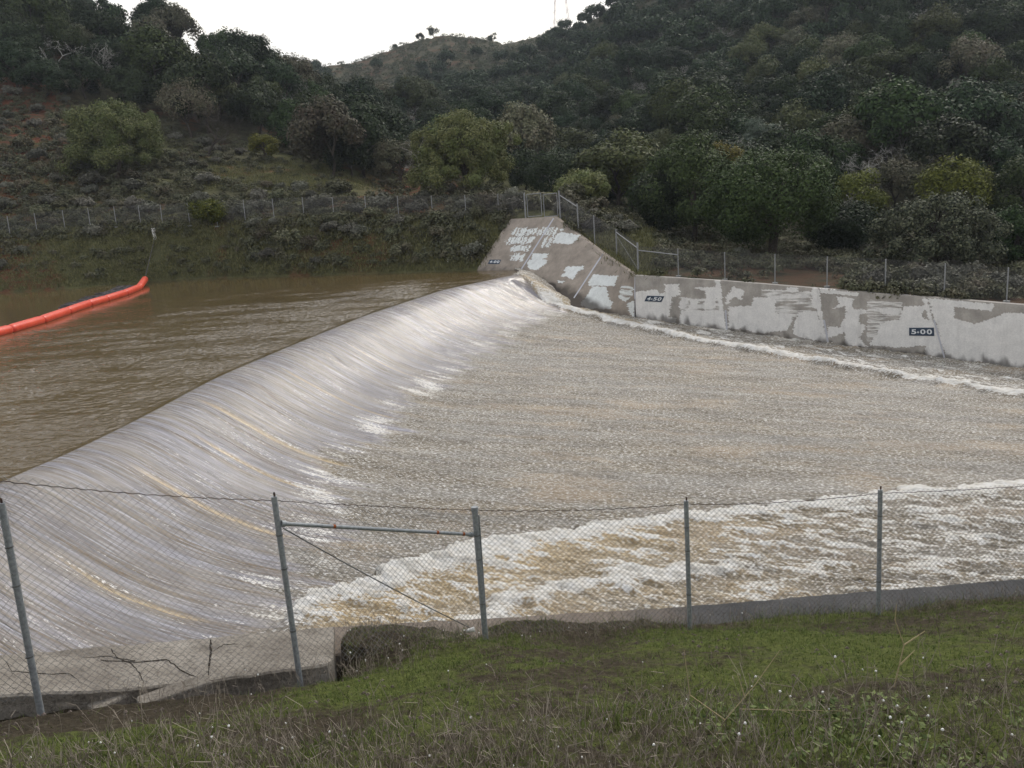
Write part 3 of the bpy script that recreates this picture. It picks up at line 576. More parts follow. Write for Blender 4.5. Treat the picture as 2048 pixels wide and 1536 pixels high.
# ================================================================== PLANTS
def leaf_quads(C, Nrm, size, rng):
    n = len(C); r = rng.normal(size=(n, 3)); a = np.cross(Nrm, r); a /= np.linalg.norm(a, axis=1)[:, None] + 1e-9; b = np.cross(Nrm, a)
    s = size * rng.uniform(.55, 1.35, (n, 1)); V = np.stack([C - a * s, C + b * s * .55, C + a * s, C - b * s * .55], 1).reshape(-1, 3)
    return V, np.arange(4 * n).reshape(-1, 4)
def crown(seed, w_, h_, z0, nlobe, nleaf, size, spread=.8, lump=.34, flat=.0, droop=0, name='crown', low=-.35):
    rng = np.random.default_rng(seed); dirs = rng.normal(size=(nlobe, 3)); dirs /= np.linalg.norm(dirs, axis=1)[:, None]; dirs[:, 2] = np.where(dirs[:, 2] < low, -dirs[:, 2] * .6, dirs[:, 2])
    if nlobe >= 100:
        ii = np.arange(nlobe) + .5; ph = np.arccos(1 - 1.94 * ii / nlobe); th = math.pi * (1 + 5 ** .5) * ii; dirs = np.stack([np.cos(th) * np.sin(ph), np.sin(th) * np.sin(ph), np.cos(ph)], 1) + rng.normal(size=(nlobe, 3)) * .10; q_ = np.where(dirs[:, 2] < 0, 1 / np.sqrt(np.clip(1 - dirs[:, 2] ** 2, .15, 1)) ** .85, 1.0); dirs[:, 0] *= q_; dirs[:, 1] *= q_
    R = np.array([w_ / 2, w_ / 2, h_ / 2]); Cn = dirs * R * (1 - lump) * rng.uniform(.72, 1.05, (nlobe, 1)); lr = lump * R.mean() * rng.uniform(.55, 1.35, nlobe)
    k = rng.integers(0, nlobe, nleaf); d = rng.normal(size=(nleaf, 3)); d /= np.linalg.norm(d, axis=1)[:, None]
    out = Cn[k] / (np.linalg.norm(Cn[k], axis=1)[:, None] + 1e-6); fl = (d * out).sum(1) < -.25; d[fl] *= -1
    rr = rng.uniform(.25, 1.12, nleaf) ** .55; P = Cn[k] + d * (lr[k] * rr)[:, None] * np.array([1, 1, .85])
    P += rng.normal(size=P.shape) * size * .8; P[:, 2] -= droop * rng.uniform(0, 1, nleaf) * h_ * .1
    Nn = d * .95 + rng.normal(size=d.shape) * .42 + np.array([0, 0, .3]); Nn /= np.linalg.norm(Nn, axis=1)[:, None]
    P[:, 2] += z0 + h_ / 2
    V, Fq = leaf_quads(P, Nn, size, rng); ctr = Cn + np.array([0, 0, z0 + h_ / 2]); return npmesh(name, V, Fq), ctr
def trunk(seed, h_, r_, ctr, n=7, sides=7, stems=1):
    rng = np.random.default_rng(seed); mb = MB()
    for q in range(stems):
        o = Vector((rng.normal() * .12 * (stems > 1), rng.normal() * .12 * (stems > 1), -.4)); tp = Vector((rng.normal() * h_ * .08, rng.normal() * h_ * .08, h_ * .62))
        pts = [o.lerp(tp, i / 5) + Vector((rng.normal(), rng.normal(), 0)) * h_ * .015 * (0 < i < 5) for i in range(6)]; mb.tube(pts, [r_ * (1 - .13 * i) for i in range(6)], sides)
        for c in list(ctr)[q::stems][:n]:
            f = rng.integers(2, 6); a = pts[f]; c = Vector(c); mid = a.lerp(c, .5) + Vector((rng.normal(), rng.normal(), -abs(rng.normal()))) * h_ * .03
            mb.tube([a, mid, c], [r_ * .42, r_ * .28, r_ * .1], 5, False)
    return mb.mesh('trunk', True)
def bare(seed, h_, r_, depth=5, spread=.55, start=.25, name='branches'):
    rng = random.Random(seed); mb = MB(); tr = MB()
    def br(p, d, L_, r, k):
        n = 3; pts = [p]; rad = [r]
        for i in range(n):
            d = (d + Vector((rng.gauss(0, .2), rng.gauss(0, .2), rng.gauss(.03, .12)))).normalized(); pts.append(pts[-1] + d * L_ / n); rad.append(r * (1 - .22 * (i + 1)))
        (tr if k >= depth - 1 else mb).tube(pts, rad, 6 if k > 2 else 3, False)
        if k <= 0: return
        for i in range(rng.choice((2, 3, 3)) if k < depth else 4):
            q = pts[rng.choice((1, 2, 3, 3))]; a = Vector((rng.gauss(0, 1), rng.gauss(0, 1), rng.gauss(.1, .6))).normalized()
            br(q, (d * (1 - spread) + a * spread).normalized(), L_ * rng.uniform(.55, .82), max(r * .5, .012 if h_ < 8 else .02), k - 1)
    br(Vector((0, 0, -.3)), Vector((rng.gauss(0, .1), rng.gauss(0, .1), 1)).normalized(), h_ * .36, r_, depth)
    return tr.mesh('trunk', True), mb.mesh(name)
def tree(name, x, yb, yt, wpx, Zd, kind, label, cat='tree', seed=1, n=9000, leaf=.13, nl=40, lump=.34, skirt=.12, group=None, stems=1, on=True):
    """one-off tree sized from the photo: base pixel (x, yb), top pixel yt, crown width in pixels, distance"""
    b = un(x, yb, Zd); tp = un(x, yt, Zd); h_ = (tp.z - b.z); w_ = wpx / F * Zd / _cp; g = ground(b.x, b.y)
    if g is not None and on: h_ += b.z - g; b.z = g
    o = empty(name, b, label, cat, group, random.uniform(0, 6))
    c, ctr = crown(seed, w_, h_ * (1 - skirt), h_ * skirt, nl, int(n * 1.7), leaf * .8, lump=lump, low=-.9 if skirt < .11 else -.5); link('crown', c, M[kind], o)
    link('trunk', trunk(seed, h_, max(.05, h_ * .028), ctr, stems=stems), M['bark'], o); return o
def baretree(x, yb, yt, Zd, label, seed, depth=5, mat='lichen', group=None, spread=.55, rk=.022):
    b = un(x, yb, Zd); tp = un(x, yt, Zd); h_ = tp.z - b.z; g = ground(b.x, b.y)
    if g is not None: h_ += b.z - g; b.z = g
    o = empty('bare_tree', b, label, 'tree', group, random.uniform(0, 6)); t_, m_ = bare(seed, h_, h_ * rk, depth, spread)
    for me_, nm in ((t_, 'trunk'), (m_, 'branches')):
        co = np.zeros(len(me_.vertices) * 3, np.float32); me_.vertices.foreach_get('co', co); 
        me_['hh'] = float(co[2::3].max())
    k = h_ / max(t_['hh'], m_['hh'])
    for me_, nm in ((t_, 'trunk'), (m_, 'branches')):
        co = np.zeros(len(me_.vertices) * 3, np.float32); me_.vertices.foreach_get('co', co); me_.vertices.foreach_set('co', co * k); me_.update(); link(nm, me_, M[mat], o)
    return o
OAK = 'oak_tree'
tree(OAK, 240, 350, 196, 190, 99, 'oakolive', 'round olive green tree standing alone on the left slope', seed=11, n=30000, leaf=.14, nl=120, lump=.19, skirt=.0)
tree(OAK, 932, 376, 220, 195, 83, 'oakolive', 'large round olive tree on the knoll above the far fence', seed=12, n=36000, leaf=.125, nl=130, lump=.19, skirt=.0, stems=3)
tree('shrub', 425, 472, 390, 78, 79.2, 'bright', 'dense green bush growing through the far left fence', 'shrub', seed=13, n=6000, leaf=.11, nl=30, skirt=.0)
tree(OAK, 385, 285, 150, 130, 122, 'brush', 'loose grey green tree behind the round olive tree on the left slope', seed=14, n=6000, leaf=.17, nl=45)
tree('shrub', 530, 305, 262, 70, 112, 'yellow', 'low yellow green shrub at the foot of the left wood', 'shrub', seed=15, n=3000, leaf=.14, nl=20, skirt=0)
tree('shrub', 1172, 420, 343, 130, 77, 'oakolive', 'rounded pale green bush just behind the far double gate', 'shrub', seed=16, n=8000, leaf=.13, nl=34, skirt=0)
tree(OAK, 1268, 432, 262, 125, 97, 'yellow', 'yellow green tree rising between the gate and the big dark oak', seed=17, n=8000, leaf=.17, nl=36, skirt=.05)
tree(OAK, 1545, 528, 282, 300, 60, 'oak', 'broad dark green oak with a visible trunk behind the right fence', seed=18, n=30000, leaf=.12, nl=90, lump=.27, skirt=.10, stems=2)
tree(OAK, 1390, 492, 258, 210, 74, 'oak', 'tall dark oak with yellowish top left of the broad oak', seed=19, n=16000, leaf=.15, nl=60, lump=.28, skirt=.05)
tree(OAK, 1440, 478, 262, 130, 80, 'yellow', 'yellow topped tree between the two dark oaks', seed=29, n=7000, leaf=.15, nl=34, skirt=.05)
tree('pine_tree', 1527, 350, 222, 112, 112, 'willow', 'blue green fine leaved rounded pine above the broad oak', seed=20, n=14000, leaf=.15, nl=40, lump=.22, skirt=.05)
tree(OAK, 1870, 560, 385, 250, 53, 'toyon', 'dark spreading bush flecked with pale blossom clusters behind the right fence', 'tree', seed=21, n=15000, leaf=.12, nl=100, lump=.17, skirt=.0, stems=3)
tree(OAK, 1910, 450, 300, 150, 74, 'yellow', 'yellow green tree above the blossom flecked bush', seed=22, n=9000, leaf=.15, nl=34, skirt=0)
tree(OAK, 1720, 450, 335, 120, 80, 'yellow', 'dull yellow tree between the broad oak and the blossom flecked bush', seed=30, n=6000, leaf=.14, nl=24, skirt=0)
tree(OAK, 2040, 470, 300, 170, 72, 'oak', 'dark oak at the right edge above the blossom flecked bush', seed=23, n=11000, leaf=.15, nl=44, skirt=0)
tree(OAK, 2030, 560, 400, 130, 55, 'oak', 'low dark tree at the right edge beside the blossom flecked bush', seed=24, n=9000, leaf=.13, nl=44, skirt=0)
tree(OAK, 1690, 520, 400, 170, 64, 'oakdark', 'dark low thicket tree beneath the right side of the broad oak', seed=25, n=9000, leaf=.13, nl=44, skirt=0)
tree(OAK, 760, 365, 190, 130, 132, 'oakdark', 'tall dark tree in the valley left of the large round tree', seed=26, n=7000, leaf=.19, nl=40, skirt=0)
tree(OAK, 690, 345, 165, 90, 140, 'oakdark', 'narrow dark tree right of the pale lichen tree', seed=27, n=5000, leaf=.19, nl=30, skirt=0)
tree(OAK, 800, 372, 262, 100, 108, 'brush', 'dull brownish tree touching the left side of the large round tree', seed=28, n=5000, leaf=.17, nl=30, skirt=0)
tree(OAK, 1120, 412, 288, 130, 98, 'oakdark', 'dark tree directly above the far double gate', seed=31, n=8000, leaf=.16, nl=40, skirt=0)
tree(OAK, 1205, 425, 305, 110, 100, 'oakdark', 'dark tree behind the rounded pale green bush', seed=32, n=7000, leaf=.16, nl=36, skirt=0)
tree(OAK, 1052, 400, 290, 90, 104, 'oakdark', 'dark tree touching the right side of the large round tree', seed=33, n=6000, leaf=.17, nl=36, skirt=0)
tree(OAK, 1320, 495, 330, 110, 76, 'oakdark', 'dark oak at the left foot of the tall oak', seed=34, n=8000, leaf=.15, nl=36, skirt=0)
baretree(612, 300, 152, 138, 'pale lichen covered bare tree against the left wood', 41, 6, spread=.6)
baretree(1795, 420, 235, 98, 'large pale bare tree on the right hillside above the dull yellow tree', 42, 6, spread=.62)
baretree(1700, 425, 290, 84, 'thin grey bare tree just right of the broad oak', 43, 6, 'lichen2')
baretree(1900, 330, 190, 120, 'wide pale bare tree high on the right hillside', 44, 6, spread=.65)
baretree(1330, 290, 180, 165, 'pale bare tree above the yellow green tree', 45, 6, 'lichen2')
baretree(1350, 350, 250, 112, 'small pale bare tree behind the tall dark oak', 46, 5)
baretree(1610, 300, 200, 130, 'spindly bare tree right of the blue green pine', 47, 5, 'lichen2')
baretree(1800, 190, 115, 190, 'pale bare crown high above the large pale bare tree', 48, 6)
baretree(1270, 200, 120, 230, 'pale bare tree high on the slope near the valley', 49, 5, 'lichen2')
baretree(1100, 340, 285, 108, 'small bare tree above the gate', 50, 5)
baretree(410, 290, 205, 112, 'leaning bare twiggy tree in front of the left wood', 51, 6, 'bark')
baretree(850, 400, 270, 100, 'small grey bare tree left of the large round tree', 52, 5, 'lichen2')
# ridge-top trees against the sky
for x, yb, yt, w_, lb in ((866, 70, 50, 26, 'tiny lone tree on the summit of the far hill'), (986, 80, 62, 18, 'tiny lone tree right of the far summit'), (840, 84, 64, 16, 'tiny lone tree left of the far summit'), (612, 134, 124, 20, 'tiny tree on the low end of the far ridge'), (790, 96, 90, 12, 'tiny bush halfway up the far ridge')):
    tree('ridge_tree', x, yb, yt, w_, 446, 'oakdark', lb, seed=int(x), n=500, leaf=.42, nl=10, skirt=.15, lump=.35)
for x, y, yt, lb in ((655, 60, 0, 'a'),): pass
# prototypes for the woods
PRO = {'oak': [], 'bare': [], 'bush': []}
for i, (mt, ww, hh) in enumerate((('oak', 1.15, 1.0), ('oakdark', 1.2, 1.0), ('oakdark', 1.0, 1.05), ('oak', 1.3, .95), ('oakdark', 1.15, .9), ('brush', 1.1, 1.0), ('oakmid', 1.1, 1.0))):
    c, ctr = crown(100 + i, 8 * ww, 7.6 * hh, .3, 40, 12500, .165, lump=.28, low=-.6); PRO['oak'].append((c, trunk(100 + i, 7, .22, ctr, 5, 5), mt))
for i in range(4):
    a, b = bare(200 + i, 8, .2, 6, .62); PRO['bare'].append((a, b, 'lichen2'))
for i, mt in enumerate(('sage', 'brush', 'sage', 'brush')):
    c, ctr = crown(300 + i, 2.1, 1.35, -.1, 16, 1300, .10, lump=.32); PRO['bush'].append((c, trunk(300 + i, 1.2, .04, ctr, 5, 4), mt))
for k, v in PRO.items():
    for i, p in enumerate(v):
        if k == 'bare': [m_.materials.append(M[p[2]]) for m_ in p[:2]]
        else: p[0].materials.append(M[p[2]]); p[1].materials.append(M['bark'])
def put(kind, P, scale, label, cat, group, idx=None, name=None):
    a = PRO[kind][idx if idx is not None else random.randrange(len(PRO[kind]))]
    o = empty(name or {'oak': 'oak_tree', 'bare': 'bare_tree', 'bush': 'shrub'}[kind], P, label, cat, group, random.uniform(0, 6.28)); o.scale = (scale * random.uniform(.85, 1.2), scale * random.uniform(.85, 1.2), scale * random.uniform(.85, 1.15))
    n1, n2 = ('branches', 'trunk') if kind == 'bare' else ('crown', 'trunk')
    c = bpy.data.objects.new(n1, a[1] if kind == 'bare' else a[0]); t_ = bpy.data.objects.new(n2, a[0] if kind == 'bare' else a[1])
    for q in (c, t_): COL.objects.link(q); q.parent = o
    return o
treeline = lambda x: np.interp(x, [0, 150, 300, 450, 600, 700, 850, 1040], [185, 205, 250, 285, 300, 320, 350, 380])
hero = [(240, 275, 120, 90), (930, 300, 150, 100), (385, 215, 60, 55), (612, 215, 60, 65)]
TREES = []; tries = 0
placed = []
while tries < 11000:
    tries += 1; x = random.uniform(-60, 2110); y = random.uniform(-150, 470)
    if x < 640 and y > treeline(x): continue
    P = hillhit(x, y)
    if P is None: continue
    dist = P.y
    far = dist > 300 and x < 1180
    if 600 < x < 1050 and y > 360: continue
    if x >= 1040 and dist < 84: continue
    if any(((x - a) / c) ** 2 + ((y - b) / d_) ** 2 < 1 for a, b, c, d_ in hero) and dist < 128: continue
    if far and x < 1090 and (fbm(np.array([x * .012]), np.array([y * .02]), 5.0, 3)[0] < .30 - .35 * (x - 600) / 1200 or y < 118): continue
    if 1180 < x < 1420 and y < 90 and random.random() < .8: continue
    sc = random.uniform(.75, 1.3) * (.75 if far else 1)
    md = 4.4 * sc * (1 + .15 * (dist > 200)) * (.9 if x < 640 else 1)
    if any(abs(P.x - q.x) < md and abs(P.y - q.y) < md * 1.25 and (P - q).length < md * 1.25 for q, _, _, _ in placed): continue
    placed.append((P.copy(), sc, x, y))
print('woodland trees', len(placed))
placed.sort(key=lambda q: -q[1] / q[0].y)
LOOK = ('mid green', 'dark', 'blackish green', 'broad mid green', 'dark flattened', 'grey green', 'olive green')
rest = []; nO = nB = 0
for P, sc, x, y in placed:
    isb = random.random() < (.20 if x > 1040 else .09)
    if P.y > 300 and x < 1180 or P.y < 128 and x < 1040: isb = False
    reg = ('left hillside', 'slope between the two hills', 'right hillside')[0 if x < 620 else 1 if x < 1060 else 2]
    if isb and nB < 90:
        put('bare', P - Vector((0, 0, .2)), sc * .95, 'pale leafless lichen grey tree in the wood on the ' + reg if 'slope' not in reg else 'pale leafless tree on the ' + reg, 'tree', 'bare trees in the wood on the ' + reg); nB += 1
    elif nO < 275:
        ix = random.choice((0, 1, 1, 2, 2, 3, 4, 4, 3, 6, 0, 1, 2, 5, 4)); band = 'highest on' if y < 110 else 'high on' if y < 210 else 'halfway up' if y < 310 else 'low on'
        if x > 1060: reg += (', left of the blue green pine', ', behind the broad oak', ', toward the right edge')[0 if x < 1450 else 1 if x < 1750 else 2]
        put('oak', P - Vector((0, 0, .3)), sc * 1.05, LOOK[ix] + ' evergreen tree ' + band + ' the ' + reg, 'tree', LOOK[ix] + ' evergreen trees, ' + band + ' the ' + reg, ix); nO += 1
    else: rest.append((P, sc))
print('individual', nO, nB, 'rest', len(rest))
# the remaining far crowns read as one mass
if rest:
    Vs = []; base = [crown(400 + i, 8.4, 7.4, .3, 24, 1500, .42)[0] for i in range(3)]; BV = []
    for m_ in base: co = np.zeros(len(m_.vertices) * 3, np.float32); m_.vertices.foreach_get('co', co); BV.append(co.reshape(-1, 3))
    for P, sc in rest:
        a = random.uniform(0, 6.28); R_ = np.array([[math.cos(a), -math.sin(a), 0], [math.sin(a), math.cos(a), 0], [0, 0, 1]]); Vs.append(BV[random.randrange(3)] @ R_.T * sc + np.array(P))
    V = np.concatenate(Vs); meta(link('distant_woodland', npmesh('distant_woodland', V, np.arange(len(V)).reshape(-1, 4)), M['oakdark']), 'far evergreen woodland covering the upper hillsides', 'woodland', kind='stuff')
# scrub: countable larger bushes on the slopes, then the low brush as one mass
nb = 0
def inreg(x, y):
    if (1025 < x < 1125 and 422 < y < 478) or (285 < x < 335 and 480 < y < 555) or (385 < x < 465 and 445 < y < 480): return False
    if x < 640: return treeline(x) - 5 < y < 560 and not (20 < x < 460 and False)
    if x < 1010: return 350 < y < 535
    if x < 1300: return 385 < y < 470 and y > 400
    return False
def dens(x, y):
    n = noise(np.array([x * .02]), np.array([y * .04]), 2.0)[0]
    if x > 1300: return .9 if x > 1700 else .25
    if y > shY(min(x, 950)) - 95 and x < 1000: return .22 + n if x > 450 else .02 + n * .35
    if 430 < x < 760 and 335 < y < 372: return .05
    return .75 + n
big_b = []
for _ in range(6000):
    if len(big_b) >= 215: break
    if random.random() < .2: x = random.uniform(1300, 2060); y = random.uniform(490, 590)
    else: x = random.uniform(-20, 1300); y = random.uniform(190, 540)
    if x <= 1300 and not inreg(x, y): continue
    if random.random() > dens(x, y): continue
    if x > 1300 and not (1690 < x or 505 < y < 540 and random.random() < .3): continue
    P = hillhit(x, y)
    if P is None or P.y > 135: continue
    if x < 1300 and P.z < .6: continue
    if any((P - q).length < 1.3 for q in big_b): continue
    big_b.append(P.copy()); sc = random.uniform(.5, 1.35) * (.8 if y > 440 else 1)
    if x > 1300: sc = random.uniform(.7, 1.1)
    where = 'on the slope behind the right fence' if x > 1300 else ('on the bank between the far fence and the water' if y > shY(min(x, 950)) - 100 and x < 1010 else 'above the far left fence' if x < 640 else 'on the knoll behind the gate fence')
    bi = random.randrange(4); ap = ('small ' if sc < .75 else 'large ' if sc > 1.05 else 'medium ') + ('grey twiggy', 'olive leafy')[bi % 2]
    if 'far left fence' in where: where += (', near the left edge', ', below the round olive tree', ', in front of the left wood')[0 if x < 130 else 1 if x < 340 else 2]
    put('bush', P, sc, ap + ' bush ' + where, 'shrub', ap + ' bushes ' + where, bi)
print('bushes', len(big_b))
bc, bt = crown(500, .95, .55, 0, 9, 150, .085); bco = np.zeros(len(bc.vertices) * 3, np.float32); bc.vertices.foreach_get('co', bco); bco = bco.reshape(-1, 3); Vs = []
for _ in range(16000):
    x = random.uniform(-30, 2080); y = random.uniform(190, 600)
    if x < 1310:
        if not inreg(x, y): continue
        if random.random() > dens(x, y) + .12: continue
    elif y < 455: continue
    elif x < 1690 and (y > 540 and random.random() < .9): continue
    P = hillhit(x, y)
    if P is None or P.y > 140 or (x < 1010 and P.z < .25): continue
    a = random.uniform(0, 6.28); sc = random.uniform(.4, 1.3); R_ = np.array([[math.cos(a), -math.sin(a), 0], [math.sin(a), math.cos(a), 0], [0, 0, 1]]); Vs.append(bco @ R_.T * sc + np.array(P))
V = np.concatenate(Vs); meta(link('scrub', npmesh('scrub', V, np.arange(len(V)).reshape(-1, 4)), M['brush']), 'low brush and weeds covering the far slopes', 'scrub', kind='stuff'); print('scrub', len(Vs))
# rough grass on the far bank and the meadow
GC = []; rgg = np.random.default_rng(77)
for _ in range(15000):
    if random.random() < .72: x = random.uniform(-10, 1010); y = random.uniform(430, 590)
    elif random.random() < .6: x = random.uniform(400, 800); y = random.uniform(325, 380)
    else: x = random.uniform(1110, 1330); y = random.uniform(395, 560)
    P = hillhit(x, y)
    if P is None or P.y > 112 or (x < 1010 and P.z < .1) or (300 < x < 326 and y > 495 and y < 520): continue
    GC.append(P)
GC = np.repeat(np.array([tuple(p) for p in GC]), 9, 0); GC = GC + rgg.normal(size=GC.shape) * np.array([.30, .30, .02]); GC[:, 2] += .03
gh = rgg.uniform(.08, .26, len(GC)); la = rgg.normal(size=(len(GC), 2)) * .07; wa = rgg.uniform(0, 3.14, len(GC)); wv_ = np.stack([np.cos(wa), np.sin(wa), 0 * wa], 1) * .028
V = np.stack([GC - wv_, GC + wv_, GC + wv_ * .3 + np.stack([la[:, 0], la[:, 1], gh], 1), GC - wv_ * .3 + np.stack([la[:, 0], la[:, 1], gh], 1)], 1).reshape(-1, 3)
meta(link('bank_grass', npmesh('bank_grass', V, np.arange(len(V)).reshape(-1, 4)), foliage('bank grass blades', (.065, .065, .028), (.19, .18, .08))), 'rough olive grass on the far bank and meadow', 'grass', kind='stuff')
# brush on the far ridge
Vs = []
for _ in range(9000):
    x = random.uniform(600, 1500); y = random.uniform(-10, 260); P = hillhit(x, y)
    if P is None or P.y < 210: continue
    a = random.uniform(0, 6.28); sc = random.uniform(1.2, 3.4); R_ = np.array([[math.cos(a), -math.sin(a), 0], [math.sin(a), math.cos(a), 0], [0, 0, 1]]); Vs.append(bco[:240] @ R_.T * sc + np.array(P))
V = np.concatenate(Vs); meta(link('hill_chaparral', npmesh('hill_chaparral', V, np.arange(len(V)).reshape(-1, 4)), foliage('chaparral leaves', (.032, .040, .024), (.085, .095, .052))), 'even grey green chaparral covering the far hill under the sky', 'chaparral', kind='stuff')

# ================================================================== FENCES
def chain(P00, P10, P01, P11, pitch, wr, mb, sag=0.0, wob=0.0):
    """diamond mesh between bottom P00-P10 and top P01-P11"""
    P00, P10, P01, P11 = [np.array(tuple(p)) for p in (P00, P10, P01, P11)]
    Lh = np.linalg.norm(P10 - P00); H = np.linalg.norm(P01 - P00); nc = max(2, int(Lh / pitch * 2)); nr = max(2, int(H / pitch * 2))
    i, j = np.meshgrid(np.arange(nc), np.arange(nr), indexing='ij'); i = i.ravel(); j = j.ravel()
    def pt(u, v):
        u = u[:, None]; v = v[:, None]; p = (P00 * (1 - u) + P10 * u) * (1 - v) + (P01 * (1 - u) + P11 * u) * v
        p = p + np.array([0, 0, -1]) * sag * 4 * u * (1 - u) * v
        if wob:
            q = noise(p[:, 0] * 1.3, p[:, 2] * 1.3, 3.0) * wob; p = p + np.stack([q * .2, q, q * 0], 1) + np.stack([noise(p[:, 0] * 9, p[:, 2] * 9, 1.0) * .004] * 3, 1)
        return p
    a = (i + ((j + i) % 2)) / nc; b = (i + ((j + i + 1) % 2)) / nc
    mb.ribbons(pt(np.clip(a, 0, 1), j / nr), pt(np.clip(b, 0, 1), (j + 1) / nr), wr)
def wavy(a, b, sag, amp, n, rng):
    a = Vector(a); b = Vector(b); return [a.lerp(b, i / n) + Vector((0, 0, -sag * 4 * (i / n) * (1 - i / n) + amp * math.sin(i * 1.9) + rng.uniform(-amp, amp) * .4)) for i in range(n + 1)]
# --- left far fence
lx = [-40, 15, 69, 125, 176, 228, 277, 321, 375, 430, 487, 545, 605, 665, 730, 795, 863, 930, 996]
lxb = [x + 5 for x in lx]; ltop = lambda x: float(np.interp(x, [-40, 15, 69, 125, 176, 228, 277, 321, 375, 487, 545, 605, 665, 730, 863, 930, 996], [440, 432, 426, 420, 416, 413, 410, 409, 406, 399, 397, 394, 394, 392, 391, 390, 388]))
lbot = lambda x: float(np.interp(x, [-40, 15, 69, 125, 176, 228, 277, 321, 375, 487, 545, 605, 665, 730, 863, 930, 996], [480, 474, 466, 460, 456, 453, 452, 452, 448, 443, 441, 438, 437, 437, 436, 435, 437]))
lZ = lambda x: float(np.interp(x, [-40, 15, 300, 545, 863, 996, 1050], [85, 84, 81, 77, 70, 66.6, 64.4]))
fence = empty('chain_link_fence', un(15, 474, 84), 'long far chain link fence with thin white posts above the reservoir bank', 'fence'); fl = fence.location.copy(); fence.location = (0, 0, 0)
prev = None; mbm = MB()
for x in lx:
    Zq = lZ(x); b = un(x + 6 * (1 - x / 1500), lbot(x), Zq); g = ground(b.x, b.y)
    if g is not None: b.z = g
    tp = un(x, ltop(x), Zq); tp = Vector((b.x + (tp.x - b.x) * .5, b.y, max(tp.z, b.z + 1.7)))
    mb = MB(); mb.tube([b - Vector((0, 0, .3)), tp], .035, 6); po = link('post', mb.mesh('post', True), M['galvfar'], fence)
    if x < 560: f_ = MB(); f_.tube([b + Vector((0, 0, -.05)), b + Vector((0, 0, .07))], .26, 10); link('footing', f_.mesh('footing'), M['galvfar'], po)
    if prev: chain(prev[0], b, prev[1], tp, .16, .006, mbm)
    prev = (b, tp)
gateL = un(1050, 437, 64.6); chain(prev[0], gateL, prev[1], gateL + Vector((0, 0, 1.9)), .16, .006, mbm)
link('mesh_panel', mbm.mesh('mesh_panel'), M['wirefar'], fence)
# --- double gate
gate = empty('double_gate', (0, 0, 0), 'steel framed chain link double gate at the top of the wing wall', 'gate')
def zpost(x, yb, yt, Zd, r, par, nm='post', mat='galvfar', k=8, drop=.2):
    b = un(x, yb, Zd); t_ = un(x, yt, Zd); t_ = Vector((b.x, b.y, t_.z)); mb = MB(); mb.tube([b - Vector((0, 0, drop)), t_], r, k); link(nm, mb.mesh(nm, True), M[mat], par); return b, t_
gp = [zpost(1051.5, 437, 385, 64.4, .06, gate, 'gate_post'), zpost(1120.5, 434, 381, 62.6, .06, gate, 'gate_post')]
mbg = MB()
for x0, x1, Za, Zb in ((1056, 1084, 64.3, 63.5), (1089, 1116, 63.4, 62.7)):
    a = un(x0, 433.5, Za); b = un(x1, 431.5, Zb); at_ = Vector((a.x, a.y, un(x0, 389, Za).z)); bt_ = Vector((b.x, b.y, un(x1, 386, Zb).z)); mb = MB()
    for p, q in ((a, at_), (b, bt_), (a, b), (at_, bt_)): mb.tube([p, q], .035, 6)
    lf = link('gate_leaf', mb.mesh('gate_leaf', True), M['galvfar'], gate); m2 = MB(); chain(a, b, at_, bt_, .14, .006, m2); link('mesh_panel', m2.mesh('mesh_panel'), M['wirefar'], lf)
# --- fence stepping down beside the wing wall
sf = empty('stepped_fence', (0, 0, 0), 'chain link fence stepping down the slope behind the wing wall with diagonal top rails', 'fence')
pp = [gp[1], zpost(1157, 462, 407, 60.8, .05, sf), zpost(1190, 490, 430, 59.2, .04, sf), zpost(1234, 512, 458, 57.2, .045, sf), zpost(1277, 546, 485, 53.4, .06, sf)]
mbm = MB(); mbr = MB()
for i in range(4):
    a, b = pp[i], pp[i + 1]; chain(a[0], b[0], a[1], b[1], .14, .006, mbm)
for i, (ya, yb_) in {0: (.30, .22), 3: (.2, .35)}.items():
    mb = MB(); mb.tube([pp[i][1] - Vector((0, 0, ya)), pp[i + 1][1] - Vector((0, 0, yb_))], .035, 6); link('top_rail', mb.mesh('top_rail', True), M['galvfar'], sf)
mb = MB(); mb.tube([pp[3][1] - Vector((0, 0, .4)), pp[4][0] + Vector((0, 0, .2))], .012, 4); link('brace_wire', mb.mesh('brace_wire'), M['galvfar'], sf)
link('mesh_panel', mbm.mesh('mesh_panel'), M['wirefar'], sf)
# --- right fence on the training wall
rf = empty('wall_fence', (0, 0, 0), 'chain link fence with thin posts along the top of the long straight wall', 'fence')
rp_ = []; mbm = MB()
for x, yb_, yt in ((1357, 555, 497), (1450, 562, 504), (1550, 569, 508), (1654, 576, 513), (1770, 586, 518), (1888, 596, 527), (2013, 606, 535), (2140, 616, 545), (2270, 627, 556)):
    b = un_line(x, yb_ - 2, WA, WB, .75); t_ = un_line(x, yt, WA, WB, .75); t_ = Vector((b.x, b.y, t_.z)); mb = MB(); mb.tube([b - Vector((0, 0, .5)), t_], .033, 7); po = link('post', mb.mesh('post', True), M['galvfar'], rf); rp_.append((b, t_))
    f_ = MB(); f_.tube([b + Vector((0, 0, -.2)), b + Vector((0, 0, .06))], .16, 10); link('footing', f_.mesh('footing'), M['galvfar'], po)
chain(pp[4][0], rp_[0][0], pp[4][1] - Vector((0, 0, .2)), rp_[0][1], .10, .005, mbm)
for a, b in zip(rp_[:-1], rp_[1:]): chain(a[0], b[0], a[1], b[1], .10, .005, mbm)
link('mesh_panel', mbm.mesh('mesh_panel'), M['wirefar'], rf)
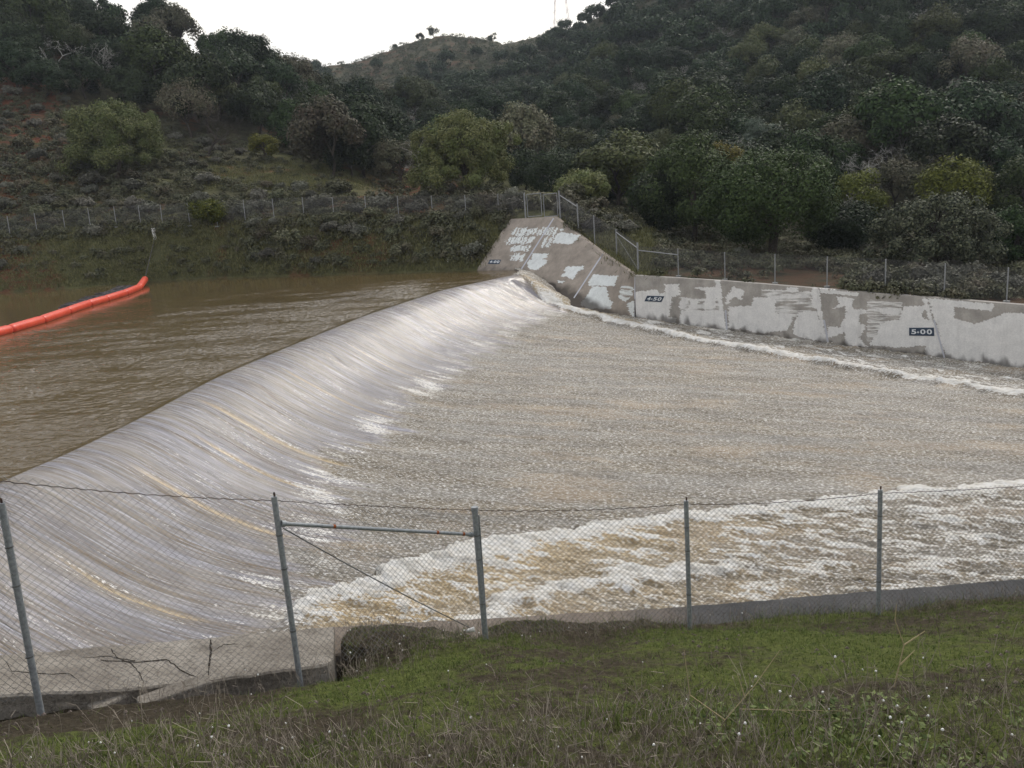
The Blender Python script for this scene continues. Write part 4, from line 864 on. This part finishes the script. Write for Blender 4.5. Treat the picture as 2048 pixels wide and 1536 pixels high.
mb = MB(); mb.tube([pp[4][1] - Vector((0, 0, .48)), rp_[0][1] - Vector((0, 0, .38))], .035, 6); link('top_rail', mb.mesh('top_rail', True), M['galvfar'], rf)
# ================================================================== BOOM, MARKERS, DEBRIS
bp = [unz(x, y, 0.02) for x, y in ((-60, 686), (-25, 676), (21, 664), (84, 645), (135, 627), (177, 612), (212, 602), (250, 590), (279, 578))]; bp.append(unz(291, 561, .3))
boom = empty('floating_boom', (0, 0, 0), 'bright orange segmented floating boom crossing the reservoir', 'boom')
for i in range(len(bp) - 1):
    a, b = bp[i] + Vector((0, 0, .13)), bp[i + 1] + Vector((0, 0, .13)); d = (b - a); L_ = d.length; d.normalize(); e = min(.12, L_ * .06); r = .27; mb = MB()
    mb.tube([a + d * e * .3, a + d * e, a + d * e * 2.2, b - d * e * 2.2, b - d * e, b - d * e * .3], [r * .75, r * .93, r, r, r * .93, r * .75], 14); link('float_section', mb.mesh('float_section', True), M['orange'], boom)
    mb = MB(); mb.tube([a - d * e * .8, a + d * e * .8], r * .86, 12); link('coupling', mb.mesh('coupling', True), M['orangeband'], boom)
post = empty('marker_post', un(314, 508, 80), 'leaning white marker post on the grassy bank above the boom', 'post'); b = un(316, 509, 80); b.z = ground(b.x, b.y) or b.z; post.location = b
tp = un(311.5, 490, 80) - un(316, 509, 80); mb = MB(); mb.tube([(0, 0, -.2), (tp.x, tp.y, tp.z + .0)], .17, 10); link('pole', mb.mesh('pole', True), M['white'], post)
mb = MB(); c0 = b + Vector((0, 0, .1)); mb.tube([c0, c0.lerp(bp[-1], .5) + Vector((0, 0, .15)), bp[-1] + Vector((0, 0, .2))], .03, 5); meta(link('anchor_cable', mb.mesh('anchor_cable'), M['drift']), 'dark cable running from the marker post down to the boom end', 'cable')
b = un(897, 531, 64.5); b.z = (ground(b.x, b.y) or b.z); mb = MB(); mb.tube([b - Vector((0, 0, .2)), b + Vector((0, 0, .28))], .09, 8); meta(link('survey_stake', mb.mesh('survey_stake'), M['white']), 'tiny white stake at the waterline left of the wing wall', 'stake')
mb = MB(); rd = random.Random(5)
for i in range(900):
    f = rd.random() ** .8; k = f * (len(bp) - 3) + 1.6; i0 = min(int(k), len(bp) - 2); p = bp[i0].lerp(bp[i0 + 1], k - i0); off = rd.random() ** 1.5 * (.3 + 2.6 * sstep(2.6, 6, k) ) + .32
    p = p + Vector((-.9 * off, .5 * off, 0)); p.z = .02; a = rd.uniform(0, 3.14); d = Vector((math.cos(a), math.sin(a), rd.uniform(-.12, .16))) * rd.uniform(.08, .55); mb.tube([p - d, p + Vector((0, 0, .03)), p + d], rd.uniform(.012, .05), 4)
meta(link('driftwood', mb.mesh('driftwood'), M['drift']), 'dark floating twigs and debris caught behind the orange boom', 'debris', kind='stuff')
# ================================================================== TRANSMISSION TOWER and cables
tw = empty('transmission_tower', (0, 0, 0), 'pale lattice power line tower on the skyline above the right hill', 'tower'); Zt = 560; b = un(1124, 60, Zt); s1 = 5.5; H_ = 44; mb = MB()
def lv(h): return s1 * (1 - .78 * h / H_)
cs = [(-1, -1), (1, -1), (1, 1), (-1, 1)]
for cx_, cy_ in cs: mb.tube([b + Vector((cx_ * s1, cy_ * s1, -10)), b + Vector((cx_ * lv(H_), cy_ * lv(H_), H_))], .13, 4)
for k in range(8):
    h0, h1 = H_ * k / 8, H_ * (k + 1) / 8
    for q in range(4):
        (ax, ay), (bx, by) = cs[q], cs[(q + 1) % 4]; mb.tube([b + Vector((ax * lv(h0), ay * lv(h0), h0)), b + Vector((bx * lv(h1), by * lv(h1), h1))], .06, 3); mb.tube([b + Vector((bx * lv(h0), by * lv(h0), h0)), b + Vector((ax * lv(h1), ay * lv(h1), h1))], .06, 3); mb.tube([b + Vector((ax * lv(h1), ay * lv(h1), h1)), b + Vector((bx * lv(h1), by * lv(h1), h1))], .05, 3)
link('lattice', mb.mesh('lattice'), M['tower'], tw)
for h in (20, 30, 40):
    mb = MB(); mb.tube([b + Vector((-9, 0, h)), b + Vector((0, 0, h + 1.6)), b + Vector((9, 0, h))], .2, 4); link('crossarm', mb.mesh('crossarm'), M['tower'], tw)
for h, yy in ((20, 60), (26, 52), (30, 46)):
    e = un(905, yy + 4, 980); a = b + Vector((-8, 0, h)); mb = MB(); mb.tube([a.lerp(e, i / 16) - Vector((0, 0, 14 * 4 * (i / 16) * (1 - i / 16) * .35)) for i in range(17)], .04, 3); meta(link('power_line', mb.mesh('power_line'), M['tower']), 'thin power cable hanging from the skyline tower over the far hill', 'cable', 'power cables from the skyline tower')

# ================================================================== NEAR BANK
# inner (water side) edge of the near concrete
E1 = [un(-160, 1326, 7.9), un(0, 1311, 8.3), un(300, 1286, 8.85), un(560, 1262, 9.35), un(668, 1253, 9.6)]
N1 = [un(-160, 1402, 6.95), un(0, 1388, 7.3), un(270, 1376, 7.72), un(420, 1360, 8.0), un(600, 1335, 8.42), un(655, 1325, 8.55)]
def bank_z(X, Y): return 3.4 - .398 * Y - .02 * X * 0
WE = [un(668, 1253, 9.75), un(1000, 1236, 10.75), un(1380, 1213, 11.05), un(1760, 1181, 11.45), un(2048, 1158, 11.8)]; d = WE[-1] - WE[-2]; WE.append(WE[-1] + d * 12)
wex = [p.x for p in WE]; wey = [p.y for p in WE]; wez = [p.z for p in WE]; print('near wall z', [round(v, 2) for v in wez])
fxp = [-12, -4.6, -2.5, -.6, 2.15, 4.8, 6.8, 40]
PB = [(80, 1425, 7.0), (600, 1360, 8.2), (971, 1278, 10.1), (1380, 1258, 10.25), (1757, 1231, 10.6)]
FB = [un(*q) for q in PB]; print('posts', [(round(p.x, 2), round(p.y, 2), round(p.z, 2)) for p in FB])
fX = [-9] + [p.x for p in FB] + [8, 40]; fY = [5.0] + [p.y for p in FB] + [10.95, 14]; fZ = [1.3] + [p.z for p in FB] + [FB[-1].z - .12, -2.3]
def nz(X, Y):
    fy = np.interp(X, fX, fY); fz = np.interp(X, fX, fZ); k = np.clip(Y / fy, -3, 1.0); up = 3.35
    z = up + (fz - up) * k ** 1.0 + .12 * np.sin(np.clip(k, 0, 1) * math.pi) * 1.0
    we = np.interp(X, wex, wey); wz = np.interp(X, wex, wez); kk = np.clip((Y - fy) / np.maximum(we - fy, .3), 0, 1)
    tgt = np.where(X < N1[-1].x, fz - .02, wz - .03 - .22 * sstep(.5, 3, X)); return z * (1 - sstep(0, 1, kk)) + sstep(0, 1, kk) * tgt
    return z
gx = np.concatenate([np.linspace(-14, -6, 30, endpoint=False), np.linspace(-6, 9, 520), np.linspace(9.1, 40, 50)]); gy = np.concatenate([np.linspace(-14, 2, 24, endpoint=False), np.linspace(2, 3.2, 20, endpoint=False), np.linspace(3.2, 14, 460)])
X, Y = np.meshgrid(gx, gy); Z = nz(X, Y)
we = np.interp(X, wex, wey); e1x = [p.x for p in E1]; e1y = [p.y for p in E1]; lim = np.where(X < E1[-1].x, np.interp(X, e1x, e1y) - .5, we - .12)
mound = np.exp(-(((X + 1.75) / .95) ** 2 + ((Y - 9.25) / .5) ** 2)); 
Z += mound * .22 + fbm(X * .9, Y * .9, 1.0, 5) * .07 + fbm(X * 5, Y * 5, 2.0, 4) * .022
nl_ = np.interp(X, [p.x for p in N1], [p.y for p in N1]); Z -= .30 * sstep(-.75, -.15, Y - nl_) * sstep(N1[-1].x + .5, N1[-1].x, X) * (Y < nl_ + .4)
over = np.clip(Y - lim, 0, None); Z -= sstep(0, .18, over) * 3.5
n1x = [p.x for p in N1]; n1y = [p.y for p in N1]; nlim = np.interp(X, n1x, n1y); inslab = (X < N1[-1].x + .05); Z = np.where(inslab & (Y > nlim + .12), Z - .5, Z)
nm_ = fbm(X * .5, Y * .5, 5.0, 4); moss = .42 + nm_ * 1.2 + .35 * np.exp(-((Y - 7.0) / 1.6) ** 2) * sstep(-2, 1, X) - .5 * np.exp(-(((X + .6) / 1.0) ** 2 + ((Y - 8.3) / .9) ** 2)) - .9 * sstep(-2.0, -3.2, X) * (Y > 6.0) - .9 * mound
moss += .5 * np.exp(-(((X - 3.6) / 1.6) ** 2 + ((Y - 7.4) / .8) ** 2)); moss -= .7 * sstep(-.35, 0, Y - we + .4)
me = npmesh('grassy_bank', np.stack([X, Y, Z], -1).reshape(-1, 3), gridfaces(*X.shape), True, dict(moss=moss)); meta(link('grassy_bank', me, M['bank']), kind='structure')
def gz(X_, Y_):
    i = np.clip(np.searchsorted(gx, X_) - 1, 0, len(gx) - 2); j = np.clip(np.searchsorted(gy, Y_) - 1, 0, len(gy) - 2)
    fx_ = (X_ - gx[i]) / (gx[i + 1] - gx[i]); fy_ = (Y_ - gy[j]) / (gy[j + 1] - gy[j]); return (Z[j, i] * (1 - fx_) + Z[j, i + 1] * fx_) * (1 - fy_) + (Z[j + 1, i] * (1 - fx_) + Z[j + 1, i + 1] * fx_) * fy_
def resamp(L_, n):
    a = np.array([tuple(p) for p in L_]); t_ = np.linspace(0, 1, len(a)); return np.stack([np.interp(np.linspace(0, 1, n), t_, a[:, k]) for k in range(3)], 1)
def slab(E_, N_, n, depth_f, depth_b, rough_):
    e = resamp(E_, n); q = resamp(N_, n); m_ = 14; rws = []
    for k in range(m_): f = k / (m_ - 1); rws.append(e * (1 - f) + q * f)
    R_ = np.array(rws); R_[..., 2] += fbm(R_[..., 0] * 4, R_[..., 1] * 4, 1.0, 4) * rough_; ed = fbm(R_[..., 0] * 3, R_[..., 1] * 3, 4.0, 3)
    R_[0, :, 1] += ed[0] * rough_ * 2; R_[-1, :, 1] += ed[-1] * rough_ * 1.2
    fr = []
    for dz in (0.02, .12, depth_f): r = R_[-1].copy(); r[:, 2] -= dz; r[:, 1] -= .02 * (dz < .1); fr.append(r)
    bk_ = []
    for dz in (depth_b, .05): r = R_[0].copy(); r[:, 2] -= dz; r[:, 1] += .015; bk_.append(r)
    G = np.array(bk_ + list(R_) + fr); V = G.reshape(-1, 3); nr = G.shape[0]; Fg = gridfaces(nr, n)[:, ::-1]
    caps = []
    return npmesh('slab', np.concatenate([V]), Fg, False), G
cracked = empty('cracked_abutment', (0, 0, 0), 'low cracked tan concrete abutment slab at lower left inside the fence', 'concrete slab')
sm, G = slab(E1, N1 + [un(667, 1318, 8.75)], 160, .42, 5, .012); link('slab', sm, M['near'], cracked)
# right end cap
cap = G[:, -1]; c0 = cap.mean(0); link('end_face', npmesh('end_face', np.concatenate([cap, cap[[0]] * 0 + np.array([[c0[0], c0[1], c0[2] - .4]])]), [(i, i + 1, len(cap)) for i in range(len(cap) - 1)]), M['near'], cracked)
bvn = BVHTree.FromPolygons([tuple(v) for v in G.reshape(-1, 3).tolist()], [tuple(f) for f in gridfaces(*G.shape[:2]).tolist()])
rdn = random.Random(3)
def crackline(pts, wd):
    P = [];
    for (a, b), (c, d_) in zip(pts[:-1], pts[1:]):
        for k in range(6): f = k / 6; P.append((a + (c - a) * f + rdn.uniform(-1.2, 1.2), b + (d_ - b) * f + rdn.uniform(-1.0, 1.0)))
    P.append(pts[-1]); V = []
    for i, (x, y) in enumerate(P):
        q = P[min(i + 1, len(P) - 1)]; r = P[max(i - 1, 0)]; dx, dy = q[0] - r[0], q[1] - r[1]; l_ = math.hypot(dx, dy) or 1; ww = wd * rdn.uniform(.45, .95) * (1 if i < len(P) - 3 else .5)
        for s_ in (-1, 1):
            h = bvn.ray_cast(Vector((0, 0, EYE)), Vector(ray(x - dy / l_ * ww / 2 * s_, y + dx / l_ * ww / 2 * s_)).normalized(), 60)[0]
            if h is None: h = un(x, y, 8)
            V.append(h + (Vector((0, 0, EYE)) - h).normalized() * .006)
    return npmesh('crack', [tuple(v) for v in V], [(2 * i, 2 * i + 1, 2 * i + 3, 2 * i + 2) for i in range(len(P) - 1)])
def R6(L_): return [(x / 2.577, 940 + y / 2.577) for x, y in L_]
for pts, wd in (([(1087, 874), (1085, 940), (1070, 1075)], 5.5), ([(520, 980), (700, 990), (860, 975), (930, 1030), (1040, 1080)], 3.6), ([(570, 920), (600, 965), (680, 1000), (720, 1050), (740, 1100)], 3), ([(700, 985), (560, 960), (430, 965)], 2.4),
                ([(1230, 895), (1150, 900), (1100, 935)], 2.0), ([(30, 985), (60, 1035), (200, 1050), (360, 1050), (420, 1100)], 2.4)):
    link('crack', crackline(R6(pts), wd), M['crack'], cracked)
# broken chunk and dark undercut below the slab
for x0, x1, ya, yb_, h in ((275, 420, 1386, 1402, .13), (180, 272, 1400, 1420, .10)):
    a = un(x0, ya, 7.5); b_ = un(x1, ya - 12, 7.85); mb = MB(); cc = (a + b_) / 2; rot = Matrix.Rotation(math.atan2(b_.y - a.y, b_.x - a.x), 3, 'Z'); mb.box(cc - Vector((0, 0, .08)), (b_ - a).length, .22, .2, rot); me = mb.mesh('chunk')
    ob = meta(link('concrete_chunk', me, M['near']), 'broken concrete chunk lying below the ' + ('crack in the abutment slab' if x0 > 200 else 'left part of the abutment slab'), 'rubble'); bv_ = ob.modifiers.new('bevel', 'BEVEL'); bv_.width = .03; bv_.segments = 2
# near wall coping
Nw = [p + Vector((.02, -.62, -.03)) for p in WE[:2]] + [p + Vector((.0, -.72, -.04)) for p in WE[2:]]
sm, G2 = slab(WE, Nw, 900, .5, 6, .008); nw = meta(link('near_wall', sm, M['coping']), 'dark grey topped near chute wall below the front fence', 'wall')

# --- foreground fence
nf = empty('front_fence', (0, 0, 0), 'close chain link fence with grey steel posts across the foreground', 'fence'); tops = []
for i, ((x, yb_, Zq), yt, xt) in enumerate(zip(PB, (1006, 993, 1016, 1001, 979), (2, 548, 949, 1372, 1760.5))):
    b = FB[i]; Tt = un(xt, yt, Zq); mb = MB(); r = .031 if i != 2 else .038; tp = Vector((Tt.x, b.y + (0), Tt.z)); tops.append(tp)
    mb.tube([b - Vector((0, 0, .35)), tp], r, 12); po = link('post', mb.mesh('post', True), M['galv'], nf)
    for f in (.28, .62, .8): # wire ties
        c = b.lerp(tp, f); k = MB(); k.tube([c + Vector((0, 0, -.006)), c + Vector((0, 0, .006))], r + .006, 10); link('wire_tie', k.mesh('wire_tie'), M['wire'], po)
    if i == 2: k = MB(); k.tube([tp - Vector((0, 0, .05)), tp + Vector((0, 0, .015))], r + .007, 12); link('post_cap', k.mesh('post_cap', True), M['galv'], po)
    else: k = MB(); k.box(tp + Vector((.006, 0, .02)), .02, .008, .05); link('tip', k.mesh('tip'), M['rusty'], po)
def onpost(i, y, xx): 
    p = un(xx, y, PB[i][2]); return Vector((p.x, p.y, p.z))
mb = MB(); ra, rb = onpost(1, 1047, 562), onpost(2, 1069, 945); mb.tube([ra, rb], .022, 10); rail = link('brace_rail', mb.mesh('brace_rail', True), M['galv'], nf)
for e in (ra, rb): k = MB(); d = (rb - ra).normalized() * (.05 if e is ra else -.05); k.tube([e, e + d], .034, 10); link('clamp', k.mesh('clamp', True), M['galv'], rail)
for f in (.235, .78, .94): k = MB(); c = ra.lerp(rb, f); d = (rb - ra).normalized() * .018; k.tube([c - d, c + d], .0235, 10); link('rust_band', k.mesh('rust_band', True), M['rust'], rail)
mb = MB(); da, db = onpost(1, 1056, 566), onpost(2, 1258, 945); mb.tube([da.lerp(db, i / 20) + Vector((0, 0, -.03 * 4 * (i / 20) * (1 - i / 20))) for i in range(21)], .007, 5); link('tension_wire', mb.mesh('tension_wire'), M['wire'], nf)
mb = MB(); a = onpost(2, 1030, 958); b = onpost(2, 1262, 974); mb.tube([a, b], .010, 6); link('tension_bar', mb.mesh('tension_bar', True), M['galv'], nf)
# mesh spans: bottom edge and top edge pixel pairs
L0b = un(-260, 1440, 6.0); L0t = un(-300, 955, 6.0); R0b = un(2200, 1215, 11.2); R0t = un(2210, 960, 11.2)
spans = [(L0b, L0t), (un(85, 1400, 7.0), un(4, 965, 7.0)), (un(598, 1340, 8.2), un(548, 1003, 8.2)), (un(969, 1274, 10.1), un(949, 1022, 10.1)), (un(1379, 1250, 10.25), un(1373, 1010, 10.25)), (un(1757, 1224, 10.6), un(1760, 988, 10.6)), (R0b, R0t)]
rng_ = random.Random(8); mtot = MB()
for k, ((b0, t0), (b1, t1)) in enumerate(zip(spans[:-1], spans[1:])):
    sg = (.01, .03, .01, .04, .05, .03)[k]; mm = MB(); e = Vector((0, .035, 0)); up = Vector((0, 0, .03)) if k > 1 else Vector((0, 0, .055))
    chain(b0 + e, b1 + e, t0 + e + up, t1 + e + up, .076, .0021, mm, sg, .03); link('mesh_panel', mm.mesh('mesh_panel'), M['wire'], nf)
    mm = MB(); mm.tube(wavy(t0 + Vector((0, .03, 0)), t1 + Vector((0, .03, 0)), sg, .006, 60, rng_), .0042, 5, False); link('top_wire', mm.mesh('top_wire'), M['rusty'], nf)

# --- grass, weeds, litter
rg = np.random.default_rng(21)
def bl(n, x0, x1, y0, y1, hmin, hmax, wd, lean, msk=None):
    x = rg.uniform(x0, x1, n); y = rg.uniform(y0, y1, n)
    if msk is not None: k = msk(x, y) > rg.random(n); x, y = x[k], y[k]
    n = len(x); z = gz(x, y); h = rg.uniform(hmin, hmax, n); a = rg.uniform(0, 6.28, n); w_ = wd * rg.uniform(.6, 1.3, n); dx, dy = np.cos(a), np.sin(a); l_ = rg.normal(0, lean, (n, 2)) * h[:, None]
    B = np.stack([x, y, z], 1); W = np.stack([dx * w_, dy * w_, 0 * w_], 1); Mi = B + np.stack([l_[:, 0] * .4, l_[:, 1] * .4, h * .6], 1); Tp = B + np.stack([l_[:, 0], l_[:, 1], h], 1)
    V = np.stack([B - W, B + W, Mi + W * .7, Mi - W * .7, Tp - W * .15, Tp + W * .15], 1).reshape(-1, 3); i = np.arange(n)[:, None] * 6
    return V, np.concatenate([i + np.array([[0, 1, 2, 3]]), i + np.array([[3, 2, 5, 4]])])
mossf = lambda x, y: np.clip(.22 + .78 * sstep(.1, 1.0, .5 + fbm(x * .5, y * .5, 5.0, 4) * 1.1 + fbm(x * 2.2, y * 2.2, 9., 4) * .9), 0, 1) * (y < np.interp(x, wex, wey) - .2) * (1 - .85 * sstep(-1.8, -3.2, x) * (y > 5.8)) * (1 - (x < N1[-1].x) * (y > np.interp(x, n1x, n1y)))
mb = MB(); mb.add(*bl(150000, -6.5, 9.5, 3.2, 12, .012, .05, .0028, .6, mossf)); mb.add(*bl(16000, -1, 9.5, 7.5, 11.2, .05, .15, .003, .5, lambda x, y: mossf(x, y) * sstep(-1.3, -.3, y - np.interp(x, wex, wey)) )); mb.add(*bl(14000, -4, 6, 3.2, 5.5, .04, .14, .003, .5, lambda x, y: .9 * sstep(.1, .3, fbm(x * .9, y * .9, 14., 3))))
meta(link('grass', mb.mesh('grass'), M['grass']), 'short green grass and moss on the near bank', 'grass', kind='stuff')
# dry weeds: branching thin stems
wm = MB(); P0 = []; P1 = []; heads = []
def weed(x, y, h, nbr, spread):
    z = float(gz(np.array([x]), np.array([y]))[0]); p = np.array([x, y, z]); d = np.array([rg.normal(0, .22), rg.normal(0, .22), 1.]); segs = 4; pts = [p]
    for k in range(segs): d = d + np.array([rg.normal(0, .12), rg.normal(0, .12), 0]); q = pts[-1] + d / np.linalg.norm(d) * h / segs; P0.append(pts[-1]); P1.append(q); pts.append(q)
    for k in range(nbr):
        a = pts[rg.integers(1, segs + 1)]; dd = d * .8 + rg.normal(0, spread, 3); dd[2] = abs(dd[2]); q = a + dd / np.linalg.norm(dd) * h * rg.uniform(.15, .45); P0.append(a); P1.append(q)
        if rg.random() < .25: heads.append(q)
    if rg.random() < .3: heads.append(pts[-1])
wden = lambda x, y: sstep(5.9 + .5 * math.sin(x * 2) , 4.6, y)
cnt = 0
for _ in range(12500):
    x = rg.uniform(-5, 5.5); y = rg.uniform(3.4, 7.2)
    if rg.random() > float(wden(x, y)) * .9 + .02: continue
    if 1.2 < x and y < 4.9 and rg.random() < .35: continue
    if rg.random() > .55 + .6 * float(noise(np.array([x * 1.2]), np.array([y * 1.2]), 4.0)[0]) + (.25 if y < 5 else 0): continue
    weed(x, y, rg.uniform(.05, .22) * (1.15 if rg.random() < .8 else 1.9), rg.integers(1, 6), .55); cnt += 1
for _ in range(900):
    x = rg.uniform(-4, 8.5); we_ = float(np.interp(x, wex, wey)); y = we_ - rg.uniform(.5, 1.4) if x > -1.2 else float(np.interp(x, n1x, n1y)) - rg.uniform(.05, .9)
    weed(x, y, rg.uniform(.08, .3), rg.integers(1, 4), .5)
for _ in range(420):
    x = -1.75 + rg.normal() * .75; y = 9.2 + rg.normal() * .38
    if y < float(np.interp(x, wex, wey)) - .15 and x > -2.35: weed(x, y, rg.uniform(.06, .22), rg.integers(2, 5), .8)
wm.ribbons(np.array(P0), np.array(P1), .0017); print('weeds', cnt, len(heads))
meta(link('dry_weeds', wm.mesh('dry_weeds'), M['weeds']), 'tangled brown dead weeds along the bottom of the near bank', 'weeds', kind='stuff')
idx = rg.permutation(len(heads)); hv = np.array(heads)
far_first = [i for i in idx if hv[i][1] > 4.0][:150]; mb = MB()
for i in far_first:
    p = Vector(hv[i]); r = rg.uniform(.005, .0105); a = Vector((rg.normal(), rg.normal(), rg.normal())).normalized(); mb.tube([p - a * r * .7, p, p + a * r * .7], [r * .5, r, r * .55], 6)
meta(link('seed_heads', mb.mesh('seed_heads'), M['white']), 'small white dried flower heads scattered among the weeds', 'flowers', kind='stuff')
# broad leaved ground plants at lower right
c = 2600; x = rg.uniform(.9, 4.2, c); y = rg.uniform(3.5, 5.2, c); k = (fbm(x * 1.3, y * 1.3, 44., 3) > .0) & (x > 1.0); x, y = x[k], y[k]; C_ = np.stack([x, y, gz(x, y) + rg.uniform(.02, .10, len(x))], 1); Nn = rg.normal(size=C_.shape) * .5 + np.array([0, 0, 1.]); Nn /= np.linalg.norm(Nn, axis=1)[:, None]
V_, F_ = leaf_quads(C_, Nn, .022, rg); meta(link('ground_cover', npmesh('ground_cover', V_, F_), foliage('ground cover leaves', (.04, .065, .02), (.15, .19, .07))), 'low leafy green plants at the lower right corner', 'ground cover', kind='stuff')
# dark dry brush on the mound by the abutment and pebbles
def stalk(pts, r, label):
    mb = MB()
    for L_ in pts: mb.tube([un(*q) for q in L_], [r * (1 - .6 * i / (len(L_) - 1)) for i in range(len(L_))], 5)
    return meta(link('weed_stalk', mb.mesh('weed_stalk'), M['straw']), label, 'weed')
stalk([[(1778, 1450, 5.6), (1785, 1390, 5.6), (1808, 1290, 5.6), (1790, 1240, 5.6), (1793, 1210, 5.6)], [(1808, 1290, 5.6), (1850, 1262, 5.6)], [(1800, 1330, 5.6), (1830, 1300, 5.6)]], .006, 'tall golden dead weed stalk below the rightmost front post')
stalk([[(1400, 1530, 4.6), (1450, 1440, 4.6), (1510, 1370, 4.6), (1560, 1300, 4.6)], [(1450, 1440, 4.6), (1380, 1390, 4.6), (1368, 1300, 4.6)], [(1490, 1395, 4.6), (1475, 1350, 4.6)]], .004, 'branching straw coloured dead weed low right of centre')
stalk([[(1480, 1418, 4.8), (1560, 1420, 4.8), (1690, 1422, 4.8)], [(1560, 1420, 4.8), (1640, 1445, 4.8)]], .003, 'dead weed stem lying flat near the bottom right')
mb = MB()
for _ in range(1500):
    x = rg.uniform(-4.5, 8.5); y = rg.uniform(5.0, 10.6)
    if noise(np.array([x * .8]), np.array([y * .8]), 8.)[0] < .05: continue
    if y > np.interp(x, wex, wey) - .75 or (x < N1[-1].x and y > np.interp(x, n1x, n1y) - .05): continue
    p = Vector((x, y, float(gz(np.array([x]), np.array([y]))[0]))); r = rg.uniform(.006, .022); mb.tube([p - Vector((r, 0, 0)), p + Vector((0, 0, r * .4)), p + Vector((r, 0, 0))], [r * .5, r, r * .4], 5)
meta(link('pebbles', mb.mesh('pebbles'), M['rock']), 'small pebbles and clods in the bare soil of the bank', 'pebbles', kind='stuff')
p = un(1358, 1272, 10.0); mb = MB(); mb.tube([p + Vector((-.09, 0, 0)), p + Vector((-.03, 0, .03)), p + Vector((.06, .0, .02)), p + Vector((.13, .02, -.01))], [.03, .07, .06, .02], 7); meta(link('rock', mb.mesh('rock'), M['rock']), 'brown rock at the foot of the fourth front post', 'rock')
p = un(940, 1262, 9.95); mb = MB(); mb.tube([p + Vector((-.05, 0, 0)), p + Vector((.06, .01, .015))], [.022, .034], 10); meta(link('paper_cup', mb.mesh('paper_cup', True), M['white']), 'crumpled white cup lying at the foot of the capped front post', 'cup')

# --- air: pale even haze that lets the far hill fade
mb = MB(); mb.box((0, 290, 110), 1500, 1400, 260); hz = link('haze', mb.mesh('haze')); hm = bpy.data.materials.new('haze air'); hm.use_nodes = True; hn = hm.node_tree; hn.nodes.clear()
pv = hn.nodes.new('ShaderNodeVolumePrincipled'); pv.inputs['Color'].default_value = (.80, .86, .95, 1); pv.inputs['Density'].default_value = .00022; ho = hn.nodes.new('ShaderNodeOutputMaterial'); hn.links.new(pv.outputs[0], ho.inputs['Volume'])
hz.data.materials.append(hm); meta(hz, 'thin pale haze over the valley', 'haze', kind='stuff')
